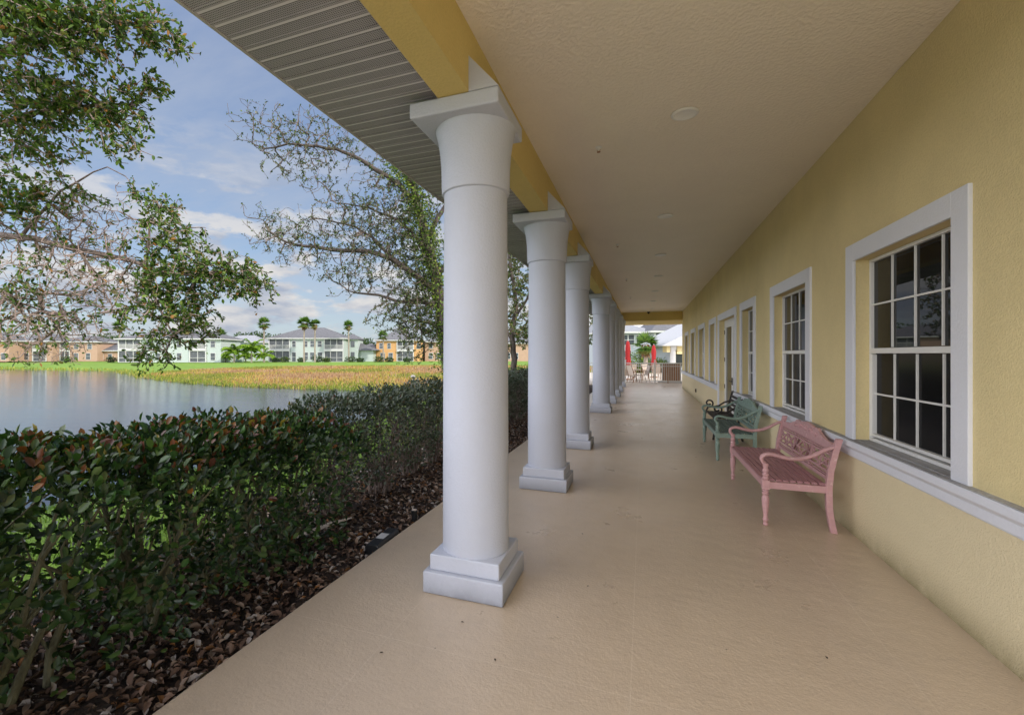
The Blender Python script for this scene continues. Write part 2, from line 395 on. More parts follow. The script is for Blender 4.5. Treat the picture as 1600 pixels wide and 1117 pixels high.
# mulch bed between walkway and lawn
mb = MB()
gx = np.linspace(-3.75, -2.0, 16); gy = np.linspace(-1, 27, 200)
vs = [(x + (.12 * math.sin(y * 2.1) if i == 0 else 0), y, -.085 + (.02 * math.sin(x * 9 + y * 3.1) + .018 * math.sin(y * 7.7 - x * 4)) * (0 if i in (0,) else 1)) for y in gy for i, x in enumerate(gx)]
n = len(gx); mb._add(vs, [(j * n + i, j * n + i + 1, (j + 1) * n + i + 1, (j + 1) * n + i) for j in range(len(gy) - 1) for i in range(n - 1)], True)
tag(mb.build('mulch_bed', M['mulch']), kind='structure')
# porch floor slab
mb = MB(); mb.box(-2.045, 2.4, -1.6, 27.1, -.30, 0); tag(mb.build('porch_floor', M['floor'], bevel=.008), kind='structure')
mb = MB(); mb.box(-8, 40, 27.104, 44, -.30, -.012); tag(mb.build('patio', M['concrete']), kind='structure')

# ================================================================== CLUBHOUSE
club = empty('clubhouse', (WX, 12, 0), 0, 'yellow stucco building wall and roofed porch along the walkway', 'building')
def cl(mbx, name, mat, parent=club, **k):
    o = mbx.build(name, mat, parent, **k)
    if parent is club: o.location = (-WX, -12, 0)
    return o
WIN = [(3.53, 5.27, 4), (6.26, 8.03, 4), (9.03, 10.36, 3), (13.63, 14.96, 3), (16.0, 17.77, 4), (18.77, 20.5, 4), (21.62, 23.35, 4)]
DOOR = (10.78, 13.26)
ZT, TW, ZS = 2.572, .162, .848
HEAD = ZT - .15
Y0, Y1 = -.4, 25.06
# wall with openings: build from strips (front plane X=WX, depth to WX+.22)
mb = MB()
ops = sorted([(a + TW - .004, b - TW + .004, ZS - .02, HEAD + .004) for a, b, _ in WIN] + [(DOOR[0] + TW - .004, DOOR[1] - TW + .004, 0, HEAD + .004)])
y = Y0
for a, b, z0, z1 in ops:
    mb.box(WX, WX + .24, y, a, -.02, CEI + .05)
    if z0 > 0: mb.box(WX, WX + .24, a, b, -.02, z0)
    mb.box(WX, WX + .24, a, b, z1, CEI + .05)
    y = b
mb.box(WX, WX + .24, y, Y1, -.02, CEI + .05)
mb.box(WX + .24, 9.5, Y1 - .25, Y1, -.02, CEI)     # end wall of the building
mb.box(WX + .24, 9.5, Y0, Y0 + .2, -.02, CEI)
cl(mb, 'wall', M['yellow'])
mb = MB(); mb.box(WX + .6, WX + .65, Y0 + .2, Y1 - .25, 0, CEI - .02); cl(mb, 'interior_partition', M['brownwood'])
mb = MB(); mb.box(-1.03, WX - .002, -.4, 24.75, CEI, CEI + .06); cl(mb, 'ceiling', M['ceil'])
mb = MB(); mb.box(-1.245, -1.03, -.4, 28.6, 3.263, CEI + .08); cl(mb, 'beam', M['beam'])
mb = MB(); mb.box(-1.027, WX - .003, 24.75, 25.06, 3.255, CEI + .05)
cl(mb, 'end_beam', M['beam'])
mb = MB(); mb.box(-1.027, 9.5, 25.064, 28.6, 3.27, 3.34); cl(mb, 'outer_porch_ceiling', M['beam'])
# soffit with raised ribs
mb = MB(); ys = -.4
while ys < 28.7:
    mb.box(-2.10, -1.248, ys, ys + .0195, SOF - .004, SOF + .02)
    ys += .105
mb.box(-2.10, -1.248, -.4, 28.6, SOF, SOF + .03)
cl(mb, 'soffit', M['soffit']); 
mb = MB(); mb.box(-2.118, -2.10, -.4, 28.6, SOF - .008, SOF + .15)
cl(mb, 'fascia', M['fascia'])
mb = MB()
mb._add([(-2.16, -.5, SOF + .16), (-2.16, 28.7, SOF + .16), (4.5, 24.5, SOF + 2.9), (4.5, 3.5, SOF + 2.9), (11.5, -.5, SOF + .16), (11.5, 28.7, SOF + .16),
         (-2.16, -.5, SOF + .2), (-2.16, 28.7, SOF + .2), (4.5, 24.5, SOF + 2.95), (4.5, 3.5, SOF + 2.95), (11.5, -.5, SOF + .2), (11.5, 28.7, SOF + .2)],
        [(6, 9, 8, 7), (8, 9, 10, 11), (6, 10, 9), (7, 8, 11), (0, 1, 7, 6), (0, 6, 10, 4), (1, 5, 11, 7), (4, 10, 11, 5)])
cl(mb, 'roof', M['roof'])
# continuous ledge moulding
for a, b in ((Y0, DOOR[0]), (DOOR[1], Y1 - .02)):
    mb = MB()
    prof = [(WX + .01, .70), (WX - .022, .70), (WX - .028, .712), (WX - .028, .765), (WX - .036, .778), (WX - .052, .79), (WX - .058, .80), (WX - .058, .838), (WX - .052, .846), (WX + .01, .850)]
    mb.prism([(x, 0, z) for x, z in prof], (0, a + .002, 0), (0, b - .002, 0)); cl(mb, 'ledge', M['trim'])
    mb = MB(); mb.box(WX - .052, WX - .001, a + .01, b - .01, .847, .8535); cl(mb, 'ledge_top', M['sill'])
def window(a, b, cols):
    root = MB()   # trim casing is the window part's own mesh
    x0, x1 = WX - .022, WX + .001
    root.box(x0, x1, a, a + TW, .8545, ZT); root.box(x0, x1, b - TW, b, .8545, ZT); root.box(x0, x1, a + TW, b - TW, HEAD, ZT)
    w = cl(root, 'window', M['trim'], bevel=.003)
    ia, ib = a + TW, b - TW; fx = WX + .095
    def sub(m, nm, mt, **k):
        o = m.build(nm, mt, w, **k); return o
    m = MB(); m.box(WX - .0005, fx + .06, ia, ib, .835, .8575); sub(m, 'sill', M['sill'])
    m = MB()
    f = .026
    for (p, q) in ((ia, ia + f), (ib - f, ib)): m.box(fx, fx + .05, p, q, .86, HEAD)
    m.box(fx, fx + .05, ia + f, ib - f, HEAD - f, HEAD); m.box(fx - .006, fx + .05, ia + f, ib - f, .86, .86 + f)
    mid = 1.632
    m.box(fx - .004, fx + .05, ia + f, ib - f, mid - .022, mid + .022)
    m.box(fx + .004, fx + .045, ia + f, ia + f + .022, .90, mid - .03); m.box(fx + .004, fx + .045, ib - f - .022, ib - f, .90, mid - .03)
    m.box(fx + .004, fx + .045, ia + f + .022, ib - f - .022, .90, .925)
    sub(m, 'frame', M['vinyl'], bevel=.002)
    ga, gb = ia + f, ib - f
    m = MB(); mw = .0135
    for (z0, z1, off, e) in ((mid + .028, HEAD - f, .012, 0), (.925, mid - .028, .022, .022)):
        zc = (z0 + z1) / 2
        for i in range(1, cols):
            yc = ga + e + (gb - ga - 2 * e) * i / cols; m.box(fx + off, fx + off + .012, yc - mw / 2, yc + mw / 2, z0, z1)
        m.box(fx + off - .0015, fx + off + .012, ga + e, gb - e, zc - mw / 2, zc + mw / 2)
    sub(m, 'muntins', M['vinyl'])
    m = MB(); m.box(fx + .026, fx + .03, ga, gb, mid + .02, HEAD - f + .005); sub(m, 'upper_pane', M['glass'])
    m = MB(); m.box(fx + .036, fx + .04, ga, gb, .90, mid - .02); sub(m, 'lower_pane', M['screen'])
    return w
for a, b, c in WIN: window(a, b, c)
# french doors
m = MB(); a, b = DOOR; x0 = WX - .022
m.box(x0, WX + .001, a, a + TW, 0.001, ZT); m.box(x0, WX + .001, b - TW, b, 0.001, ZT); m.box(x0, WX + .001, a + TW, b - TW, HEAD, ZT)
cl(m, 'door_casing', M['trim'], bevel=.003)
ia, ib = a + TW, b - TW; midy = (ia + ib) / 2; dx = WX + .115
m = MB(); m.box(dx - .005, dx + .07, ia, ia + .035, 0.003, HEAD); m.box(dx - .005, dx + .07, ib - .035, ib, 0.003, HEAD); m.box(dx - .005, dx + .07, ia + .035, ib - .035, HEAD - .04, HEAD)
cl(m, 'door_frame', M['vinyl'], bevel=.002)
for (p, q, side) in ((ia + .04, midy - .003, -1), (midy + .003, ib - .04, 1)):
    m = MB(); st = .115
    m.box(dx, dx + .045, p, p + st, .015, HEAD - .045); m.box(dx, dx + .045, q - st, q, .015, HEAD - .045)
    m.box(dx, dx + .045, p + st, q - st, .015, .26); m.box(dx, dx + .045, p + st, q - st, HEAD - .175, HEAD - .045)
    d = cl(m, 'door', M['vinyl'], bevel=.003)
    m = MB(); m.box(dx + .02, dx + .026, p + st - .01, q - st + .01, .25, HEAD - .165); m.build('pane', M['glass'], d)
    hy = q if side > 0 else p
    for z in (.83, 1.48, 2.14):
        m = MB(); m.box(dx - .012, dx + .006, hy - .012, hy + .022, z - .05, z + .05); m.build('hinge', M['blackmetal'], d)
    m = MB(); ky = p + .05 if side > 0 else q - .05
    m.box(dx - .008, dx + .001, ky - .02, ky + .02, .92, 1.08); m.tube([(dx - .05, ky, 1.0), (dx - .05, ky + .11 * side, 1.0)], .009, 8); m.tube([(dx, ky, 1.0), (dx - .05, ky, 1.0)], .01, 8)
    m.build('handle', M['blackmetal'], d)
# outlet
o = empty('outlet_box', (WX, 18.53, .33), 0, 'small weatherproof outlet box low on the yellow wall past the doors', 'outlet')
m = MB(); m.box(-.03, .0, -.035, .035, -.06, .06); m.build('box_body', M['black'], o, bevel=.004)
m = MB(); m.box(-.042, -.030, -.03, .03, -.052, .052); m.build('cover', M['brownwood'], o, bevel=.003)

# ================================================================== COLUMNS
colx, coly, sp = -1.108, 3.14, 2.632
def column():
    c = empty('porch_column', (colx, coly, 0))
    m = MB(); a, z1, a2, z2 = .28, .146, .2443, .252
    m.box(-a, a, -a, a, .0015, z1); m.box(-a2, a2, -a2, a2, z1, z2); m.build('base', M['white'], c, bevel=.010, seg=3)
    m = MB(); m.lathe([(.231, z2 - .004), (.232, z2 + .1), (.230, 1.2), (.226, 2.0), (.222, 2.74)], n=64); m.build('shaft', M['white'], c)
    m = MB()
    prof = [(.221, 2.715), (.236, 2.722), (.239, 2.73), (.240, 2.78), (.242, 2.90), (.250, 3.0), (.262, 3.08), (.277, 3.14), (.283, 3.163)]
    m.lathe(prof, n=64); m.build('flared_neck', M['white'], c)
    m = MB(); b = .307
    ox = -.034; m.box(ox - b, ox + b, -b - .05, b - .05, 3.16, 3.2605)
    cap = m.build('capital', M['white'], c, bevel=.012, seg=3)
    m = MB(); xi = -1.0295 - colx; xo = ox + b
    m.prism([(xi + .0, 0, 3.2605), (xo, 0, 3.2605), (xi + .0, 0, 3.485)], (0, -b - .05, 0), (0, b - .05, 0)); m.build('sloped_cap', M['white'], cap)
    return c
names = ['nearest white round column with the largest flared capital', 'second white round column along the walkway', 'third white round column, last before the wide gap across from the double doors',
         'fourth white round column, first after the wide gap', 'fifth white round column, half hidden behind the fourth', 'sixth white round column of the porch row',
         'seventh white round column, next to last by the far end', 'last cream lit column at the far end beside the patio']
col0 = column(); tag(col0, names[0], 'column', 'white columns along the porch')
KS = (1, 2, 4, 5, 6, 7, 8)      # wider gap in front of the double doors
for i, k in enumerate(KS): copy_tree(col0, (colx, coly + sp * k + (.5 if k == 8 else 0), 0), 0, names[i + 1])

# ceiling fittings
def recessed(x, y, lab):
    o = empty('ceiling_light', (x, y, CEI), 0, lab, 'ceiling light', 'recessed lights in the porch ceiling')
    m = MB(); m.lathe([(.075, -.002), (.108, -.002), (.111, -.009), (.106, -.016), (.090, -.020), (.078, -.012)], n=40); m.build('trim_ring', M['vinyl'], o)
    m = MB(); m.lathe([(.0, -.004), (.074, -.005), (.075, -.003), (0, -.001)], n=32); m.build('lens', M['lamp'], o)
for i, (x, y) in enumerate([(.33, 4.47), (.30, 7.66), (.33, 10.63), (.36, 13.46), (.34, 16.6), (.34, 19.7), (.34, 22.8)]):
    recessed(x, y, ['nearest round recessed light in the porch ceiling', 'second round recessed light in the porch ceiling', 'third recessed light in the porch ceiling, beside the start of the double doors', 'fourth recessed light in the porch ceiling', 'fifth recessed ceiling light down the walkway', 'sixth recessed ceiling light near the far end', 'farthest recessed ceiling light before the end beam'][i])
for i, (x, y) in enumerate([(-.42, 4.89), (-.46, 9.34), (-.44, 13.7), (-.44, 18.1)]):
    o = empty('sprinkler_head', (x, y, CEI), 0, ['nearest small sprinkler head in the ceiling', 'second sprinkler head in the ceiling', 'third sprinkler head in the ceiling', 'farthest sprinkler head in the ceiling'][i], 'sprinkler head', 'fire sprinklers in the ceiling')
    m = MB(); m.lathe([(.03, -.001), (.032, -.006), (.012, -.010), (.010, -.03)], n=16); m.build('escutcheon', M['vinyl'], o)
    m = MB(); m.bar((-.016, 0, -.03), (-.006, 0, -.05), .004, .004); m.bar((.016, 0, -.03), (.006, 0, -.05), .004, .004); m.lathe([(.0, -.05), (.018, -.05), (.018, -.054), (0, -.056)], n=12); m.build('deflector', M['brownwood'], o)
o = empty('security_camera', (.22, 24.6, CEI), 0, 'small dark dome camera on the ceiling before the end beam', 'camera')
m = MB(); m.lathe([(.07, -.0), (.07, -.04), (.055, -.05)], n=20); m.build('housing', M['blackmetal'], o)
m = MB(); m.ball((0, 0, -.055), .05, 8); m.build('dome', M['glass'], o)

# ================================================================== BENCHES
def bench(name, LN, mat, seatmat, loc, rz, label, height=.885):
    """local: +x along the length, +y towards the back, front legs at y=0"""
    root = empty(name, loc, rz, label, 'bench', 'painted benches against the yellow wall')
    SH = .418; DP = .50
    for x in (0, LN):
        m = MB()
        m.lathe([(.014, 0), (.020, .006), (.022, .02), (.016, .035), (.024, .05), (.026, .062), (.017, .078), (.019, .10), (.027, .17), (.031, .24), (.029, .27), (.019, .288), (.030, .298), (.030, .306), (.020, .316), (.029, .326), (.029, .334), (.020, .342), (.026, .35)], x, 0, 18)
        m.box(x - .031, x + .031, -.031, .031, .345, SH + .012)
        m.lathe([(.022, SH + .01), (.030, SH + .022), (.030, SH + .03), (.019, SH + .042), (.029, SH + .055), (.029, SH + .063), (.019, SH + .075), (.028, SH + .09), (.028, SH + .10), (.018, SH + .115), (.024, SH + .15), (.026, SH + .165)], x, 0, 18)
        m.build('leg', mat, root, bevel=.003)
        # rear leg: splayed foot, straight to seat, leaning above
        m = MB(); ys = [(.525, 0), (.505, .10), (.49, .22), (.487, .40), (.50, .55), (.53, .70), (.565, .845)]
        poly = [(0, yy - .024, z) for yy, z in ys] + [(0, yy + .024, z) for yy, z in reversed(ys)]
        m.prism(poly, (x - .024, 0, 0), (x + .024, 0, 0)); m.build('leg', mat, root, bevel=.004)
        # arm: scroll at the front, dips, rises to the post
        pts = []
        ctrl = [(-.004, SH + .155), (-.030, SH + .19), (-.028, SH + .225), (.0, SH + .247), (.045, SH + .252), (.12, SH + .235), (.20, SH + .222), (.29, SH + .232), (.38, SH + .268), (.47, SH + .325), (.525, SH + .35)]
        for i in range(len(ctrl) - 1):
            p0 = ctrl[max(i - 1, 0)]; p1 = ctrl[i]; p2 = ctrl[i + 1]; p3 = ctrl[min(i + 2, len(ctrl) - 1)]
            for t in (0, .34, .67):
                q = [.5 * (2 * p1[k] + (p2[k] - p0[k]) * t + (2 * p0[k] - 5 * p1[k] + 4 * p2[k] - p3[k]) * t * t + (3 * p1[k] - p0[k] - 3 * p2[k] + p3[k]) * t ** 3) for k in (0, 1)]
                pts.append((x, q[0], q[1]))
        pts.append((x, *ctrl[-1]))
        m = MB(); m.tube(pts, [.025 + .006 * math.sin(i / len(pts) * pi) for i in range(len(pts))], 12, .62 , up=None)
        m.build('armrest', mat, root)
    m = MB()
    m.box(.031, LN - .031, -.018, .016, .352, SH - .004)                       # front apron
    for x in (0, LN): m.box(x - .017, x + .017, .031, DP - .03, .352, SH - .004)
    m.box(.024, LN - .024, .472, .498, .35, SH - .01)
    m.build('seat_frame', mat, root, bevel=.003)
    m = MB(); n = 9; w = .054
    for i in range(n):
        y0 = -.024 + i * (.50 / n); 
        m.box(.033 if i == 0 else .019, LN - (.033 if i == 0 else .019), y0, y0 + w - .008, SH - .003, SH + .016)
    m.build('seat', seatmat, root, bevel=.003)
    # back: plane leaning with the posts: y(z)
    def by(z): return .49 + max(0, z - .42) ** 1.25 * .21
    def P(x, z, dy=0): return (x, by(z) + dy, z)
    m = MB(); zb, zt = .475, .735
    def br(x1, z1, x2, z2, w=.018, t=.016): m.bar(P(x1, z1), P(x2, z2), t, w) if abs(x1 - x2) > 1e-6 or 1 else None
    i0, i1 = .024, LN - .024
    for z, w in ((zb, .035), (.535, .02), (.685, .02), (zt, .03)): br(i0, z, i1, z, w)
    xs = [i0 + (i1 - i0) * k / 3 for k in range(4)]
    for x in xs[1:3]: br(x, zb, x, zt, .02)
    for k in range(3):
        a, b = xs[k] + .01, xs[k + 1] - .01; c = (a + b) / 2; zm = .61; q = (b - a) / 4
        if k == 1:
            for sgn in (-1, 1):
                br(a, .54, a + q, .68, .013); br(a, .68, a + q, .54, .013); br(b, .54, b - q, .68, .013); br(b, .68, b - q, .54, .013)
                br(c, .54, c + sgn * q, zm, .013); br(c, .68, c + sgn * q, zm, .013)
            br(a, zm, b, zm, .011)
        else:
            br(a, .54, c, .68, .013); br(c, .68, b, .54, .013); br(a, .68, c, .54, .013); br(c, .54, b, .68, .013)
            br(a, .64, b, .64, .011); br(a, .58, b, .58, .011); br(c, .54, c, .68, .012)
        br(a, .505, b, .505, .010); br(a, .71, b, .71, .010)
    m.build('backrest', mat, root)
    # crest rail with scalloped top and two pierced openings
    def top(u):  # u 0..1 along the length
        s = abs(u - .5) * 2
        z = .775 + (height - .775 - .03) * (1 - min(1, max(0, (s - .30) / .45)) ** 1.0) if s > .30 else height - .03
        if s > .3:
            q = min(1, (s - .3) / .5); z = .79 + (height - .03 - .79) * (.5 + .5 * math.cos(pi * q))
        z += .016 * abs(math.cos(u * pi * 7)) * (s < .45) + .026 * math.exp(-((u - .5) / .045) ** 2) - .012 * math.exp(-((s - .93) / .05) ** 2)
        return z
    m = MB(); N = 96; xs2 = [.024 + (LN - .048) * i / N for i in range(N + 1)]
    vs = []; fs = []
    for i, x in enumerate(xs2):
        u = i / N; zt2 = top(u); zb2 = .745
        for (z, dy) in ((zb2, -.011), (zt2, -.011), (zt2, .013), (zb2, .013)): vs.append(P(x, z, dy))
    for i in range(N):
        a = i * 4
        for k in range(4): fs.append((a + k, a + (k + 1) % 4, a + 4 + (k + 1) % 4, a + 4 + k))
    fs += [(0, 1, 2, 3), (N * 4 + 3, N * 4 + 2, N * 4 + 1, N * 4)]
    m._add(vs, fs)
    # carved scrolls and petals on the face
    for u, r in ((.5, .030), (.44, .021), (.56, .021), (.385, .024), (.615, .024), (.33, .018), (.67, .018), (.28, .015), (.72, .015), (.22, .011), (.78, .011)):
        z = (top(u) + .745) / 2 + .004; m.ball(P(LN * u, z, -.010), r, 6, (1.2, .65, .95))
    for sg in (-1, 1):
        for cx, rr in ((.41, .034), (.30, .028)):
            pts = []
            for k in range(15):
                a = k / 14 * 1.6 * pi; rad = rr * (1 - k / 20); pts.append(P(LN * (.5 + sg * (.5 - cx)) + sg * rad * math.cos(a), .80 + (.02 if cx > .4 else 0) + rad * math.sin(a) * .75, -.014))
            m.tube(pts, .009, 6)
    m.build('crest_rail', mat, root)
    return root
bench('garden_bench', 1.73, M['pink'], M['pinkseat'], (1.065, 5.15, 0), pi / 2, 'pink painted carved bench with slatted seat under the nearest window')
for o in [x for x in bpy.data.objects if x.name.startswith('garden_bench')]: o.scale = (1, -1, 1)   # back towards the wall
g = bench('garden_bench', 1.63, M['green'], M['greenseat'], (1.04, 8.04, 0), pi / 2, 'weathered green carved bench beyond the pink one'); g.scale = (1, -1, 1)
# dark scroll-arm bench beyond
root = empty('scroll_arm_bench', (1.20, 9.95, 0), pi / 2, 'dark brown bench with curled iron arms behind the green bench', 'bench', 'painted benches against the yellow wall'); root.scale = (1, -1, 1)
LN = 1.2
for x in (0, LN):
    m = MB()
    sp_ = [(x, .0 + .085 + .085 * (1 - k / 34) * math.cos(-pi * .5 + k / 24 * 2.4 * pi), .58 + .085 * (1 - k / 34) * math.sin(-pi * .5 + k / 24 * 2.4 * pi)) for k in range(25)]
    m.tube(sp_, .016, 8); m.tube([(x, .085, .495), (x, .25, .52), (x, .36, .60), (x, .46, .64)], .016, 8); m.build('armrest', M['dark'], root)
    m = MB(); m.tube([(x, .02, 0), (x, .03, .14), (x, .0, .28), (x, .03, .42), (x, .07, .50)], [.02, .016, .02, .018, .016], 8); m.build('leg', M['dark'], root)
    m = MB(); m.tube([(x, .50, 0), (x, .44, .2), (x, .43, .42), (x, .47, .65), (x, .52, .84)], .018, 8); m.build('leg', M['dark'], root)
m = MB()
for i in range(6): m.box(0, LN, .02 + i * .075, .08 + i * .075, .40, .42)
m.build('seat', M['dark'], root)
m = MB()
for z in (.5, .58, .66, .74): m.bar((0, .445 + (z - .4) * .17, z), (LN, .445 + (z - .4) * .17, z), .016, .05)
m.bar((0, .52, .83), (LN, .52, .83), .03, .045); m.build('backrest', M['dark'], root)

# ================================================================== BED DETAILS
o = empty('bait_station', (-2.135, 3.60, -.085), .06, 'low black plastic box with white label at the walkway edge', 'box')
m = MB(); m.prism([(-.07, 0, 0), (.07, 0, 0), (.065, 0, .07), (.045, 0, .095), (-.045, 0, .095), (-.065, 0, .07)], (0, -.20, 0), (0, .20, 0)); m.build('box_body', M['black'], o, bevel=.006)
m = MB(); m.box(-.04, .035, -.06, .06, .0955, .0965); m.build('label_sticker', M['farwhite'], o)
o = empty('path_light', (-2.115, 4.17, -.085), 0, 'small black stake light with round lens beside the slab edge', 'path light')
m = MB(); m.lathe([(.012, 0), (.014, .05), (.026, .06), (.03, .13), (.034, .14), (.034, .15)], n=20); m.build('stake', M['black'], o)
m = MB(); m.lathe([(.0, .151), (.026, .151), (.024, .156), (0, .158)], n=18); m.build('lens', M['cushion'], o)
m = MB(); m.tube([(-2.98, 3.28, -.05), (-2.82, 3.42, .0), (-2.66, 3.56, .06), (-2.52, 3.7, .09)], [.02, .04, .045, .012], 8, .25)
tag(m.build('palm_boot', M['cushion']), 'pale curled strip of dry palm husk on the mulch', 'palm husk')

# ================================================================== SHRUBS
G1 = [(.024, .06, .015), (.036, .09, .018), (.07, .13, .028), (.015, .038, .012), (.10, .15, .045)]
RED = [(.15, .05, .02), (.22, .09, .02), (.22, .17, .03), (.10, .035, .02)]
def shrub_mesh(name, n, sx, sy, z0, z1, leafL, cols, redtop, seed, low=.35, mat='leaf', gapz=.45, holes=.75):
    rs = np.random.RandomState(seed)
    # sample inside a rounded box, biased to the skin
    q = rs.uniform(-1, 1, (n * 4, 3)); 
    r = (np.abs(q) ** 5).sum(1) ** .2
    bump = 1 + .07 * np.sin(q[:, 0] * 7 + seed) * np.sin(q[:, 1] * 6 + 2 * seed) + .06 * np.sin(q[:, 2] * 9 + seed)
    keep = (r < bump) & (rs.rand(len(q)) < np.clip((r - .35) ** 1.5 * 2.2, .05, 1))
    q = q[keep]
    h = (q[:, 2] + 1) / 2
    keep = rs.rand(len(q)) < np.clip(low + (h / gapz) * (1 - low) * .9, 0, 1)
    # holes
    hole = np.sin(q[:, 1] * 5.1 + seed * 1.7) * np.sin(h * 9 + seed) + .5 * np.sin(q[:, 0] * 6 + q[:, 1] * 9)
    keep &= ~((hole > holes) & (h < .74))
    q = q[keep][:n]; h = (q[:, 2] + 1) / 2; n = len(q)
    taper = .76 + .24 * np.clip(h / .5, 0, 1)
    P = np.column_stack([q[:, 0] * sx / 2 * taper, q[:, 1] * sy / 2 * (.8 + .2 * np.clip(h / .5, 0, 1)), z0 + h * (z1 - z0)])
    P[:, 2] += .035 * np.sin(P[:, 1] * 8 + seed) * (h > .8) + rs.normal(0, .012, n)
    out = q / np.linalg.norm(q, axis=1, keepdims=True)
    D = out * .7 + unit(n, rs) * .8 + np.array([0, 0, .35]); N = out * .9 + unit(n, rs) * .6 + np.array([0, 0, .7])
    C = pal(n, cols, [5, 4, 2, 3, 1.2][:len(cols)], .3, rs)
    k = rs.rand(n) < np.clip((h - .80) * 3.6, 0.01, .62) * redtop
    C[k] = pal(k.sum(), RED, [4, 3, 2.4, 2], .3, rs)
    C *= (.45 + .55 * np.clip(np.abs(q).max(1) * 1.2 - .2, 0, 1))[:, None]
    L = leafL * rs.uniform(.6, 1.25, n)
    me = leaves(name, M[mat], P, D, N, L, L * .56, C, shape='leaf')
    data = me.data; bpy.data.objects.remove(me); return data
def stems_mesh(n, z0, z1, sx, sy, r0, seed):
    rs = random.Random(seed); m = MB()
    for i in range(n):
        a = rs.uniform(0, 2 * pi); bx, by_ = rs.uniform(-.10, .10), rs.uniform(-.12, .12) * sy
        tx, ty = math.cos(a) * sx * .38, math.sin(a) * sy * .42
        pts = []; 
        for k in range(6):
            t = k / 5; pts.append((bx + (tx - bx) * t ** 1.2 + rs.uniform(-.03, .03), by_ + (ty - by_) * t + rs.uniform(-.03, .03), -.03 + z0 + (z1 - z0) * .85 * t))
        m.tube(pts, [r0 * (1 - .75 * k / 5) * rs.uniform(.85, 1.15) for k in range(6)], 7)
        for j in range(5):
            k = rs.randint(1, 4); p = Vector(pts[k]); e = p + Vector((rs.uniform(-.28, .28) * sx, rs.uniform(-.35, .35) * sy, rs.uniform(.12, .4)))
            q = (p + e) / 2 + Vector((rs.uniform(-.04, .04), rs.uniform(-.04, .04), .03)); m.tube([p, q, e], [r0 * .42, r0 * .28, r0 * .14], 5)
    return m
def shrub(name, leafdata, stemdata, loc, rz, label, group, mats):
    o = empty(name, loc, rz, label, 'shrub', group)
    a = bpy.data.objects.new('foliage', leafdata); COL.objects.link(a); a.parent = o
    b = bpy.data.objects.new('stems', stemdata); COL.objects.link(b); b.parent = o
    return o
def stemdata(m, mat):
    o = m.build('stems', M[mat]); d = o.data; bpy.data.objects.remove(o); return d
HZ = -.09
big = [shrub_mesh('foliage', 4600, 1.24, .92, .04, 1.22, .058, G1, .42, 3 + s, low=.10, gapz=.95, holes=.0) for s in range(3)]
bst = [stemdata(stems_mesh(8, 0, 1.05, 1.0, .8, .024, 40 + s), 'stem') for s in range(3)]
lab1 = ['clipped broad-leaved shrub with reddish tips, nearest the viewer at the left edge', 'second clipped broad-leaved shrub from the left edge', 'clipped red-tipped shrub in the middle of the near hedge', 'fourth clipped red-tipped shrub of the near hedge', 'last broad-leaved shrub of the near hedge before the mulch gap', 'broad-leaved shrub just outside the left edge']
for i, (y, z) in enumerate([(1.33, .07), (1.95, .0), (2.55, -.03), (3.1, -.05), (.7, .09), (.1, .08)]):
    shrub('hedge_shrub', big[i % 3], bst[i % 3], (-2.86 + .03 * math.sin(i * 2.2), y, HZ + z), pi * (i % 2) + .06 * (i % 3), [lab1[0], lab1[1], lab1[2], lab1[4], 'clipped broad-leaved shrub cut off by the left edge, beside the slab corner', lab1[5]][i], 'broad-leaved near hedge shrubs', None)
G2 = [(.06, .085, .05), (.09, .12, .08), (.045, .065, .035), (.20, .23, .19), (.10, .085, .05)]
fin = [shrub_mesh('foliage', 3100, .80, .98, .22, 1.30, .046, G2, .05, 20 + s, low=.10, gapz=.85, holes=.45) for s in range(3)]
fst = [stemdata(stems_mesh(20, 0, 1.15, .72, .95, .012, 60 + s), 'twigdark') for s in range(3)]
ords = ['first', 'second', 'third', 'fourth', 'fifth', 'sixth', 'seventh', 'eighth', 'ninth', 'tenth', 'eleventh', 'twelfth', 'thirteenth', 'fourteenth', 'fifteenth', 'sixteenth', 'seventeenth', 'eighteenth', 'nineteenth', 'twentieth', 'twenty-first', 'twenty-second', 'twenty-third', 'twenty-fourth']
for i in range(24):
    y = 4.05 + .86 * i
    shrub('hedge_shrub', fin[i % 3], fst[i % 3], (-3.0 + .05 * math.sin(i * 1.7), y, HZ + (-.05 if i == 0 else -.02) + .03 * math.sin(i * 2.9)), pi * (i % 2) + .08 * math.sin(i), '%s leggy grey-green shrub of the far hedge, counting away from the mulch gap' % ords[i], 'fine-leaved far hedge shrubs', None)

# leaf litter (uncountable)
n = 15000
P = np.column_stack([NR.uniform(-3.85, -2.07, n), NR.uniform(.2, 1, n) ** 1.5 * 13, np.full(n, -.066) + NR.uniform(0, .03, n)])
C = pal(n, [(.12, .075, .055), (.19, .12, .085), (.30, .22, .17), (.05, .033, .025), (.42, .37, .34), (.24, .11, .04)], [4, 4, 3, 4, 2, .8], .3)
D = unit(n); D[:, 2] *= .35; N = unit(n) * .5 + np.array([0, 0, 1])
L = NR.uniform(.03, .075, n)
tag(leaves('leaf_litter', M['litter'], P, D, N, L, L * .5, C, fold=.5), 'brown dead leaves covering the mulch bed', 'leaf litter', kind='stuff')
